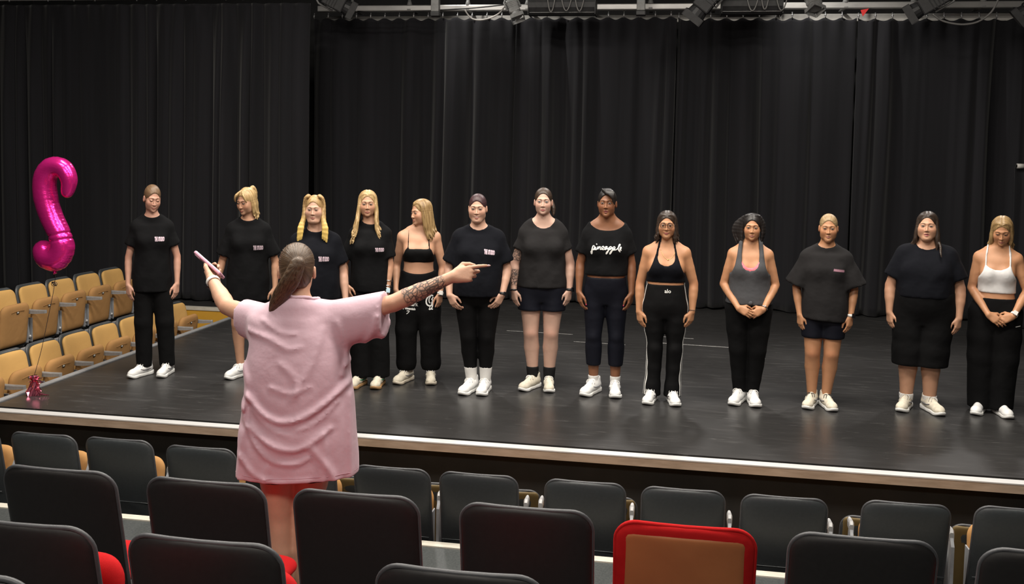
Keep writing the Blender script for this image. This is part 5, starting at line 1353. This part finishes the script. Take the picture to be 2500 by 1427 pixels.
def w10():
    P = build_body(dict(label='woman with windblown black bob, grey vest over pink bra, hands clasped', pos=(.669, 1.406, STAGE), H=1.54, zsh=1.2133, sh=.180, ch=.138, wa=.135, hi=.166, kx=(-.072, .078), ax=(-.052, .052), th=.084, kn=.056, bust=1.0,
        elbow=((-.205, .015, .955), (.205, .015, .965)), wrist=((-.080, -.165, .790), (.112, -.165, .792)), hand=(clasp(0, (.84, -.12, -.36)), clasp(1, (-.80, .10, -.48))), yaw=-.02, pitch=.0, skin=SK_TAN, hc=(.006, -.016, 1.425), hs=.90, toe=((-.02, -.10), (.02, -.10)), face=dict(jw=.92)))
    face_parts(P, brow=B_BLK, lip=(.36, .14, .12))
    lk = [([(e*.008, -.045+.016*i, .118-.002*abs(i-4)), (e*.055, -.02+.012*i, .102), (e*(.082+(.0075 if e < 0 else .002)*i), -.005+.010*i, .035), (e*(.088+(.010 if e < 0 else .002)*i), .0+.009*i, -.045), (e*(.078+(.007 if e < 0 else .001)*i), -.008+.006*i+rnd.uniform(-.01, .01), -.125-rnd.uniform(0, .035))], [.008, .013, .014, .013, .003]) for e in (-1, 1) for i in range(9)]
    build_hair(P, H_BLACK, hairline=.076, locks=lk, flow='z', ears=False, cap=(1.04, 1.02, 1.02))
    top(P, C_PINKB, 1.10, [(1.0, .10), (1.25, .085)], [(1.18, 0), (1.195, .030), (1.215, .05), (1.27, .085)], 1.186, off=.013, name='sports_bra')
    top(P, C_GREY, .868, [(1.0, .25), (1.10, .2), (1.14, .142), (1.20, .120), (1.28, .106), (1.42, .092)], [(1.165, .0), (1.172, .030), (1.19, .052), (1.23, .066), (1.30, .068), (1.42, .06)], 1.165, off=.017, name='vest_top', loose=[(.84, .160, .128, 0), (.98, .150, .120, 0), (1.12, .142, .118, -.004), (1.2, .12, .10, 0)])
    bm = bmesh.new(); bmesh.ops.create_icosphere(bm, subdivisions=2, radius=.018); bmesh.ops.translate(bm, vec=(.012, -.142, .83), verts=bm.verts); link('knot', bm_mesh('knot', bm, C_GREY, True), P.root)
    t = trousers(P, C_WOOL, .90, .085, hip=.010, rad=[(.0, .096), (.5, .084), (1.0, .064), (1.6, .049), (2.0, .040)], seed=10, name='joggers')
    shoes(P, S_WHITE, S_SOLE, S_LACE, None, 1.02, ((-.04, -.12), (.02, -.13)))
    band(P, 1, .95, .008, M_SILVER, 'bracelet', .004)
def w11():
    P = build_body(dict(label='woman with blonde hair scraped back, oversized charcoal tee and cycling shorts', pos=(1.259, 1.422, STAGE), H=1.55, sh=.185, ch=.140, wa=.130, hi=.158, kx=(-.078, .068), ax=(-.072, .040), th=.086, kn=.060, ca=.060, an=.036,
        elbow=((-.222, .02, .95), (.222, .02, .96)), wrist=((-.188, -.04, .735), (.200, -.04, .745)), hand=(hang(0, .1), hang(1, .1)), yaw=.0, pitch=.05, skin=SK_TAN, hc=(.008, -.015, 1.440), hs=.895, toe=((-.02, -.10), (.02, -.10)), face=dict(jw=1.03, full=.25)))
    face_parts(P, brow=B_BROWN, lip=(.42, .18, .15))
    build_hair(P, H_DBLONDE, hairline=.080, cap=(.985, 1, .985), radial_at=(0, .10, .05))
    t = tee(P, C_CHAR, .752, [(.70, .184, .138, 0), (.90, .180, .132, 0), (1.05, .178, .126, 0), (1.20, .185, .118, 0), (1.31, .185, .092, .005)], sl=(0.92, 0.075, 0.114), seed=11, hemtilt=-.06, amp=.0018)
    V, F = strokes([([(-.040+.009*i, -.010), (-.036+.009*i, .010), (-.033+.009*i, -.008)], .0042) for i in range(9)]); print_mesh(P, t, V, F, plain('dusty_pink_print', (.32, .16, .21), .8), 'chest_lettering', (.098, 1.115), slope=-.1)
    trousers(P, C_NAVY, .86, .592, hip=.007, rad=[(.0, .092), (.9, .086)], seed=11, name='cycling_shorts', amp=0)
    shoes(P, S_CREAM, S_SOLE, S_LACEB, S_GREYACC, .98, ((-.03, -.12), (.04, -.12)))
    watch(P, 1, .97, M_STRAPW, M_WGLASS, (.8, -.7, .1))
def w12():
    P = build_body(dict(label='woman with long dark brown hair, black tee tucked into wide knee-length culottes', pos=(2.036, 1.51, STAGE), H=1.59, sh=.212, ch=.185, wa=.192, hi=.212, dep=1.25, fat=1.0, belly=.8, kx=(-.100, .068), ax=(-.106, .072), th=.108, kn=.074, ca=.074, an=.048, ar=1.28, bust=1.35, neck=.060,
        elbow=((-.262, .01, .985), (.258, .01, .99)), wrist=((-.262, -.04, .77), (.258, -.04, .762)), hand=(hang(0, .1), hang(1, .12)), yaw=-.06, pitch=-.06, skin=SK_WARM, hc=(-.004, -.020, 1.470), hs=.945, toe=((-.04, -.09), (.03, -.09)), face=dict(jw=1.05, full=.55, mouth=.004)))
    face_parts(P, brow=B_BROWN, lip=(.42, .13, .12), mouth=.006)
    lk = long_locks(-1, 7, .20, .03, -.02, .008, .0125, 51) + long_locks(1, 8, .24, .03, -.01, .010, .0125, 52) + [([(.085, .0, -.10), (.11, -.05, -.16), (.115, -.10, -.21), (.125, -.115, -.25)], [.012, .010, .008, .003])]
    build_hair(P, H_DARK, hairline=.082, locks=lk, flow='z', ears=False)
    tee(P, C_BLACKN, .945, [(.92, .200, .165, -.012), (1.02, .210, .170, -.014), (1.14, .212, .165, -.012), (1.24, .205, .14, -.004), (1.31, .190, .095, .005)], sl=(0.74, 0.089, 0.095), seed=12, neck=(1.385, .082, .082, .06))
    trousers(P, C_WOOL, 1.00, .375, hip=.016, rad=[(-.1, .125), (.5, .128), (.9, .130), (1.3, .132)], seed=12, name='culottes', fold_hi=.7)
    shoes(P, S_CREAM, S_SOLE, S_LACE, S_GREYACC, 1.05, ((-.03, -.12), (.06, -.12)))
    socks(P, C_SOCKW, .12)
def w13():
    P = build_body(dict(label='blonde woman in white cropped camisole looking down at clasped hands', pos=(2.577, 1.543, STAGE), H=1.575, zsh=1.2409, sh=.182, ch=.132, wa=.126, hi=.165, kx=(-.085, .080), ax=(-.080, .066), th=.086, bust=.95,
        elbow=((-.185, .01, .985), (.222, .01, .985)), wrist=((-.055, -.165, .805), (.122, -.165, .808)), hand=(clasp(0, (.80, -.12, -.50)), clasp(1, (-.84, .08, -.42))), yaw=-.05, pitch=.36, skin=SK_TAN, hc=(.018, -.035, 1.452), hs=.90, face=dict(jw=.96)))
    face_parts(P, brow=B_BROWN, lip=(.36, .13, .11), down=1.0)
    lk = long_locks(-1, 8, .19, .02, -.02, .006, .0125, 61) + long_locks(1, 8, .18, .0, -.02, .006, .0125, 62)
    build_hair(P, H_HONEY, hairline=.078, locks=lk, flow='z', ears=False)
    top(P, C_WHITE, 1.01, [(1.0, .2), (1.10, .19), (1.13, .138), (1.19, .108), (1.235, .096)], [(1.2, .0), (1.215, .05), (1.235, .084), (1.3, .09)], 1.20, off=.010, name='camisole', strap=([(1.18, .092), (1.42, .078)], .006))
    t = trousers(P, C_WOOL, .968, .04, hip=.010, rad=[(-.05, .120), (.5, .118), (1.0, .108), (2.0, .098)], seed=13, name='wide_trousers')
    V, F = strokes([([(-.018, 0), (.018, .006)], .006)]); print_mesh(P, t, V, F, M_PRINTW, 'hip_emblem', (.165, .715))
    watch(P, 1, .94, M_STRAPW, M_STRAPW, (.3, -.8, .6))
    shoes(P, S_WHITE, S_SOLE, S_WHITE, None, .98, ((-.03, -.12), (.05, -.12)))
# ------------------------------------------------------------------ the teacher seen from behind (local frame faces -y, turned half round)
def teacher():
    global P_T
    skin = skin_mat('skin_teacher', (.54, .315, .215), tat=True)
    RZ = PI+math.radians(19); cR, sR = math.cos(-RZ), math.sin(-RZ)
    TL = lambda p: (p[0]*cR-p[1]*sR, p[0]*sR+p[1]*cR, p[2])     # offset in the room -> her own frame
    hand_img_right = dict(d=TL((.93, .05, .20)), n=TL((-.05, 1, -.25)), t=TL((-.3, 0, 1)), L=.96, kw=dict(curl=(.6, .9, .6), point=[(.26, .42, .24), (.85, 1.15, .8), (1.05, 1.2, .8), (1.15, 1.2, .8)], thumb_in=.82, spread=.1))
    hand_img_left = dict(d=TL((-.50, .80, .10)), n=TL((.56, .44, .70)), t=TL((-.70, -.19, .68)), L=1.0, kw=dict(curl=(1.05, 1.15, .8), thumb_in=.40, spread=.3))
    P = build_body(dict(label='woman in oversized pink tee with arms outstretched, seen from behind', row=False, pos=(-1.58, -2.5, .76), rz=RZ, H=1.70, sh=.190, ch=.142, wa=.130, hi=.168, zsh=1.352, hx=.086, kx=(-.042, .066), ax=(-.040, .046), th=.090, kn=.056, ca=.054, an=.034,
        shoulder=(TL((.150, .05, 1.368)), TL((-.150, -.03, 1.362))), elbow=(TL((.425, .03, 1.452)), TL((-.385, .12, 1.385))), wrist=(TL((.675, .075, 1.572)), TL((-.548, .29, 1.482))), hand=(hand_img_right, hand_img_left), skin=skin, hc=(.004, -.02, 1.578), hs=.965, neck=.054,
        cell=.0095, hcell=.0042, fcell=.0062, tattoo=((0, 1.18, 1.88),), face=dict(jw=.95), bust=.9, ar=1.06))
    face_parts(P, brow=B_BROWN)
    hm = hair_mat('brown_ponytail_hair', (.030, .017, .010), (.125, .078, .046), True)
    el = (-.014, .096, .048)
    lk = []
    r2 = random.Random(5)
    for i in range(16):
        a = 2*PI*i/16; dx, dz = math.cos(a), math.sin(a); q = .6 if i % 2 else 1.0
        lk.append(([(el[0]+dx*.008, .100, el[2]+dz*.008), (el[0]+.004+dx*.020*q, .128+.010*dz, el[2]-.004+dz*.016*q), (.020+dx*.030*q, .128+.012*dz, -.030+dz*.020*q), (.055+dx*.026*q, .110+.012*dz, -.085+dz*.016*q), (.085+dx*.016*q, .092+.010*dz, -.135+dz*.010*q), (.104+dx*.006, .082, -.172+r2.uniform(-.012, .01))], [.009, .012, .012, .012, .010, .003]))
    o = build_hair(P, hm, hairline=.080, locks=lk, cell=.0045, radial_at=el, pony=(el, (.104, .085, -.17), .106), low=-.085, bump=.0004)
    bm = bmesh.new(); add_tube(bm, [(np.array((el[0]+.017*math.cos(a), .110, el[2]+.017*math.sin(a)))*P.hs)@P.R.T+P.hc for a in [2*PI*i/16 for i in range(17)]], .005, 6, False)
    link('hair_tie', bm_mesh('hair_tie', bm, M_STRAPB, True), P.root)
    # fine flyaway strands over the crown
    bm = bmesh.new()
    for i in range(70):
        a = r2.uniform(-1.5, 1.5); th = r2.uniform(.3, 1.25); L = r2.uniform(.3, .6)
        pts = []
        for k in range(6):
            t = th+L*k/5
            pts.append((np.array((.0815*math.sin(a)*math.sin(t)*1.0, .015+.1035*math.cos(t)*.9, .037+.0945*math.cos(a)*math.sin(t)))*P.hs)@P.R.T+P.hc)
        add_tube(bm, pts, [.0003, .0007, .0008, .0008, .0006, .0003], 4)
    s_ = link('loose_strands', bm_mesh('loose_strands', bm, hm, True), o); s_['kind'] = 'stuff'
    # pink tee, grown around the body with its own drape
    s = P.s; G2, f = subf(P, .0075)
    pk = NT('pink_jersey'); fz = pk.noise(pk.coord(), 700, 1)
    pk.l(pk.mix(fz, (.54, .375, .44), (.62, .44, .51)), pk.b.inputs['Base Color']); pk.b.inputs['Roughness'].default_value = .8; pk.b.inputs['Specular IOR Level'].default_value = .2; pk.b.inputs['Sheen Weight'].default_value = .15
    pk.bump(pk.noise(pk.coord(), 14, 3), .18, .02)
    D = f(P.T)-.012
    L = G2.new()
    G2.loft(L, [(.60, .272, .150, .012), (.74, .264, .150, .014), (.90, .252, .146, .016), (1.05, .238, .142, .014), (1.18, .226, .136, .010), (1.29, .204, .120, .008), (1.37, .165, .085, .008)], k=.02, x0=-.010)
    D = smin(D, L, .03)
    SL = G2.new()
    for q, cuff, drop, r0, r1 in ((0, .86, .048, .108, .084), (1, .52, .026, .086, .070)):
        S, E, W = P.arm[q]; end = S+(E-S)*cuff
        dn = np.array((0, 0, -drop)); u = (E-S)/np.linalg.norm(E-S)
        J = G2.new()
        G2.cap(J, S+np.array((-np.sign(S[0])*.03, 0, -.035)), end+dn+u*.14, r0, r1, .02, flat=((0, 1, 0), .70))
        G2.cap(J, S+np.array((-np.sign(S[0])*.02, 0, .006)), end+u*.06, .060, .056, .03)
        uh = np.array((u[0], u[1], u[2]*.1)); uh /= np.linalg.norm(uh); pl = (G2.X-end[0])*uh[0]+(G2.Y-end[1])*uh[1]+(G2.Z-end[2])*uh[2]
        J = smax(J, pl, .004)
        SL = np.minimum(SL, J)
    D = smin(D, SL, .035)
    # drape: ridges traced as folds lying on the back of the shirt (x is mirrored: + is image left)
    X, Y, Z = G2.X, G2.Y, G2.Z
    back = np.clip((Y+.02)/.06, 0, 1)
    F = [([(.20, 1.06), (.13, .985), (.05, .955), (-.04, .975), (-.13, 1.03), (-.22, 1.10)], .011, .016), ([(.19, .93), (.10, .86), (.0, .835), (-.08, .87), (-.15, .92)], .009, .014), ([(.22, 1.02), (.20, .92), (.11, .80), (.0, .775), (-.06, .80)], .008, .013),
         ([(-.11, 1.34), (-.08, 1.22), (-.03, 1.12), (.01, 1.05)], .006, .016), ([(-.17, 1.37), (-.22, 1.25), (-.20, 1.14)], .006, .013), ([(.20, 1.33), (.10, 1.30), (.03, 1.26), (-.02, 1.27)], .006, .012), ([(.14, 1.38), (.06, 1.33), (.0, 1.325)], .005, .010),
         ([(.27, 1.40), (.25, 1.25), (.20, 1.10), (.215, 1.0)], .007, .016), ([(.23, .80), (.17, .73), (.05, .695), (-.06, .70)], .006, .014), ([(-.07, .84), (-.16, .72), (-.18, .60)], .008, .016), ([(-.23, 1.05), (-.235, .85), (-.24, .62)], .006, .014),
         ([(-.34, 1.40), (-.30, 1.28), (-.22, 1.18)], .008, .014), ([(-.40, 1.36), (-.33, 1.24), (-.24, 1.16)], .006, .012), ([(.17, .665), (.06, .63), (-.08, .645)], .005, .012), ([(.10, 1.10), (.02, 1.075), (-.06, 1.10)], .005, .012), ([(.22, .90), (.235, .75), (.24, .62)], .006, .016), ([(.06, 1.20), (.0, 1.14), (-.01, 1.06)], .005, .014),
         ([(-.02, .92), (-.10, .955), (-.18, 1.03)], .006, .010), ([(.03, .90), (.11, .935), (.18, 1.0)], .005, .010), ([(-.12, .90), (-.13, .76), (-.11, .62)], .005, .016), ([(.11, .76), (.13, .68), (.12, .60)], .005, .016)]
    for pts, amp, wd in F:
        p = crom([(a, b, 0) for a, b in pts], 4); dd = None
        for a, b in zip(p[:-1], p[1:]):
            d_ = capf(X, 0*Y, Z, (a.x, 0, a.y), (b.x, 0, b.y), 0, 0); dd = d_ if dd is None else np.minimum(dd, d_)
        D = D-1.7*amp*(np.exp(-(dd/wd)**2)-.45*np.exp(-(dd/(wd*2.2))**2))*back
    D = folds(G2, D, .0010, 24, 3.0, hi=1.4)
    zh = .690+0*X
    D = smax(D, zh-Z+0*Y, .004)
    D = neck_cut(G2, D, 1.462, .086, .080, .050, cy=-.012)
    t = finish_cloth(P, G2, D, 't_shirt', pk.m, 1)
    # ribbed collar
    bvh = BVHTree.FromPolygons([v.co[:] for v in t.data.vertices], [list(p.vertices) for p in t.data.polygons])
    for nm, zz, wd in (('hem_stitching', .713, .0012),):
        pts = []
        for i in range(49):
            a = 2*PI*i/48; h = bvh.ray_cast(Vector((.6*math.cos(a), .6*math.sin(a)+.012, zz)), Vector((-math.cos(a), -math.sin(a), 0)))
            if h[0] is not None: pts.append(h[0])
        bm = bmesh.new(); add_tube(bm, pts, wd, 4, False); link(nm, bm_mesh(nm, bm, plain('pink_stitch', (.50, .29, .35), .8), True), t)
    pts = []
    for i in range(33):
        a = 2*PI*i/32; o_ = Vector((.088*1.03*math.cos(a), -.012+.082*1.03*math.sin(a), 1.60)); h = bvh.ray_cast(o_, Vector((0, 0, -1)))
        if h[0] is not None: pts.append(h[0]+Vector((0, 0, .001)))
    bm = bmesh.new(); add_tube(bm, pts, .0085, 8, False); link('collar', bm_mesh('collar', bm, pk.m, True), t)
    trousers(P, C_BLACK, .95, .645, hip=.008, rad=[(.0, .104), (.35, .102)], name='shorts', amp=0)
    shoes(P, S_WHITE, S_SOLE, S_LACE, None, 1.0)
    o_ = watch(P, 1, .90, M_STRAPW, M_WGLASS, TL((-.5, -.3, -.6)), (.032, .036)); P.watch = o_
    for i in (8,):
        a, b, ra, rb, k = P.prims[0][i]; u = (b-a)/np.linalg.norm(b-a)
        bm = bmesh.new(); bmesh.ops.create_icosphere(bm, subdivisions=2, radius=1); bmesh.ops.scale(bm, vec=(.0045, .0065, .015), verts=bm.verts)
        bmesh.ops.rotate(bm, cent=(0, 0, 0), matrix=Vector((0, 0, 1)).rotation_difference(Vector(u)).to_matrix(), verts=bm.verts); bmesh.ops.translate(bm, vec=Vector(b+u*.010), verts=bm.verts)
        link('fingernail', bm_mesh('fingernail', bm, plain('pale_nail', (.72, .46, .44), .2), True), P.root)
    # thin gold necklace at the nape
    bvb = BVHTree.FromPolygons([v.co[:] for v in P.body_me.vertices], [list(p.vertices) for p in P.body_me.polygons]); pts = []
    for i in range(13):
        u = -1+2*i/12; h = bvb.ray_cast(Vector((u*.055, .5, 1.452+.02*u*u)), Vector((0, -1, 0)))
        if h[0] is not None: pts.append(h[0]+Vector((0, .0015, 0)))
    bm = bmesh.new(); add_tube(bm, pts, .0014, 4); link('necklace', bm_mesh('necklace', bm, plain('gold_chain', (.8, .52, .2), .3, 1.0), True), P.root)
    # the phone in her hand: its own thing
    W = Vector(P.arm[1][2]); d = Vector(TL((-.50, .80, .10))).normalized(); n = Vector(TL((.56, .44, .70))).normalized(); a = Vector(TL((-.80, .15, .55))); a = (a-n*a.dot(n)).normalized(); w_ = n.cross(a)
    c = W+d*.066+n*.036+a*.048
    bm = bmesh.new(); add_box(bm, (0, 0, 0), (.178, .080, .016), .006, seg=3)
    caps = bm_mesh('phone_case', bm, plain('pink_phone_case', (.62, .33, .43), .45), True)
    M = Matrix.Translation(Vector((-1.58, -2.5, .76))) @ Matrix.Rotation(RZ, 4, 'Z')
    ph = empty('phone'); ph.matrix_world = M @ Matrix(((a.x, w_.x, n.x, c.x), (a.y, w_.y, n.y, c.y), (a.z, w_.z, n.z, c.z), (0, 0, 0, 1)))
    tag(ph, 'pink phone held in the raised left hand of the woman in the pink tee', 'phone')
    link('phone_case', caps, ph)
    bm = bmesh.new(); add_box(bm, (0, 0, .0082), (.164, .070, .001), .0004, seg=1); link('screen', bm_mesh('screen', bm, M_WGLASS), ph)
    bm = bmesh.new(); add_box(bm, (.060, .018, -.0095), (.034, .034, .004), .0015); link('camera_bump', bm_mesh('camera_bump', bm, plain('pink_camera_bump', (.5, .26, .34), .4)), ph)
    bm = bmesh.new(); bmesh.ops.create_cone(bm, segments=10, radius1=.003, radius2=.003, depth=.001, cap_ends=True); bmesh.ops.rotate(bm, cent=(0, 0, 0), matrix=Matrix.Rotation(PI/2, 3, 'Y'), verts=bm.verts); bmesh.ops.translate(bm, vec=(-.0892, 0, 0), verts=bm.verts)
    link('charging_port', bm_mesh('charging_port', bm, M_WGLASS), ph)
for _w in (w1, w2, w3, w4, w5, w6, w7, w8, w9, w10, w11, w12, w13):
    _w()
teacher()
# ------------------------------------------------------------------ foil balloon and its weight
kb = NT('magenta_foil'); wr = kb.noise(kb.coord((1, 1, 2.5)), 16, 3)
kb.b.inputs['Base Color'].default_value = (.90, .026, .31, 1); kb.b.inputs['Metallic'].default_value = .72; kb.b.inputs['Roughness'].default_value = .22
kb.bump(wr, .10, .02)
bl = empty('balloon', (-4.76, .45, STAGE)); tag(bl, 'magenta foil balloon shaped like a curled numeral floating over the side seats', 'balloon')
path = [(.026, 1.600), (.043, 1.700), (-.008, 1.790), (-.105, 1.798), (-.168, 1.710), (-.165, 1.560), (-.115, 1.400), (-.045, 1.262), (-.022, 1.150), (-.075, 1.068), (-.150, 1.080), (-.185, 1.130)]
rad = [.044, .060, .070, .078, .084, .088, .084, .082, .090, .096, .094, .078]
G = Grid(axis(-.36, .20, .0075), axis(-.15, .15, .0085), axis(.92, 1.94, .0075)); D = G.new()
q = crom([(a, 0, b) for a, b in path], 5); rr = np.interp(np.linspace(0, 1, len(q)), np.linspace(0, 1, len(rad)), rad)
for i in range(len(q)-1): G.cap(D, q[i], q[i+1], rr[i], rr[i+1], .012)
cl = np.array([(p.x, p.z) for p in q])
XX, ZZ = np.meshgrid(G.x, G.z, indexing='ij'); dd = np.min(np.hypot(XX[..., None]-cl[:, 0], ZZ[..., None]-cl[:, 1]), axis=2); ti = np.argmin(np.hypot(XX[..., None]-cl[:, 0], ZZ[..., None]-cl[:, 1]), axis=2)
edge = np.clip((dd-.045)/.05, 0, 1)**2
arc = np.arctan2(ZZ-1.4, XX+.1)
D = D+(.0030*edge*np.sin(ti*3.1+ZZ*170+XX*90))[:, None, :]
for (a, b) in (((-.16, 1.235), (.05, 1.285)), ((-.10, 1.205), (.06, 1.235))):
    D = D+.008*np.exp(-(capf(G.X, 0*G.Y, G.Z, (a[0], 0, a[1]), (b[0], 0, b[1]), 0, 0)/.008)**2)
v, f = G.mesh(D); link('foil_body', np_mesh('foil_body', relax(v, f, 1, .3), f, kb.m), bl)
bm = bmesh.new(); add_tube(bm, [(-.105, 0, .995), (-.098, 0, .975), (-.088, -.004, .958), (-.080, -.006, .945)], [.022, .010, .012, .016], 8); link('neck', bm_mesh('neck', bm, kb.m, True), bl)
bm = bmesh.new(); add_tube(bm, crom([(-.09, 0, .955), (-.086, 0, .90), (-.095, .004, .87), (-.088, -.02, .80), (-.100, -.07, .60), (-.118, -.13, .35), (-.134, -.198, .152)], 5), .0022, 5); link('string', bm_mesh('string', bm, plain('dark_ribbon', (.02, .012, .012), .4), True), bl)
bm = bmesh.new()
for i in range(4): add_tube(bm, [(-.094+.020*math.cos(a+i), .006*i-.01, .860+.016*math.sin(a)) for a in [2*PI*j/10 for j in range(11)]], .0022, 4, False)
link('ribbon_curl', bm_mesh('ribbon_curl', bm, plain('dark_ribbon_curl', (.02, .012, .012), .4), True), bl)
wt = empty('balloon_weight', (-4.895, .25, STAGE)); tag(wt, 'small pink foil weight with tinsel at the front corner of the stage', 'weight')
kf = NT('rose_foil'); kf.b.inputs['Metallic'].default_value = .95; kf.b.inputs['Roughness'].default_value = .18; kf.b.inputs['Base Color'].default_value = (.78, .20, .30, 1)
bm = bmesh.new(); n = 18; prof = [(.052, .0), (.050, .035), (.040, .075), (.026, .105), (.014, .118), (.022, .130), (.034, .150), (.012, .146)]
r2 = random.Random(9)
rings = [[bm.verts.new((r_*(1+.22*r2.uniform(-1, 1))*math.cos(2*PI*i/n), r_*(1+.22*r2.uniform(-1, 1))*math.sin(2*PI*i/n), z+.006*r2.uniform(-1, 1) if z > 0 else 0)) for i in range(n)] for r_, z in prof]
for a, b in zip(rings[:-1], rings[1:]):
    for i in range(n): bm.faces.new((a[i], a[(i+1) % n], b[(i+1) % n], b[i]))
bm.faces.new(rings[0][::-1]); bm.faces.new(rings[-1]); link('foil_wrap', bm_mesh('foil_wrap', bm, kf.m), wt)
bm = bmesh.new()
for i in range(46):
    a = r2.uniform(0, 6.28); h = r2.uniform(.03, .14); L = r2.uniform(.02, .05); c0 = Vector((.02*math.cos(a), .02*math.sin(a), h)); o = Vector((math.cos(a), math.sin(a), r2.uniform(-.8, .6)))*L
    t = Vector((-math.sin(a), math.cos(a), .2))*.005
    q4 = [bm.verts.new(p) for p in (c0-t, c0+t, c0+o+t, c0+o-t)]; bm.faces.new(q4)
for i in range(5): add_tube(bm, [(.03, -.02, .06), (.06+.008*i, -.03-.004*i, .03), (.075+.012*i, -.03+.01*i, .004)], .003, 4)
o = link('tinsel', bm_mesh('tinsel', bm, kf.m), wt); o['kind'] = 'stuff'
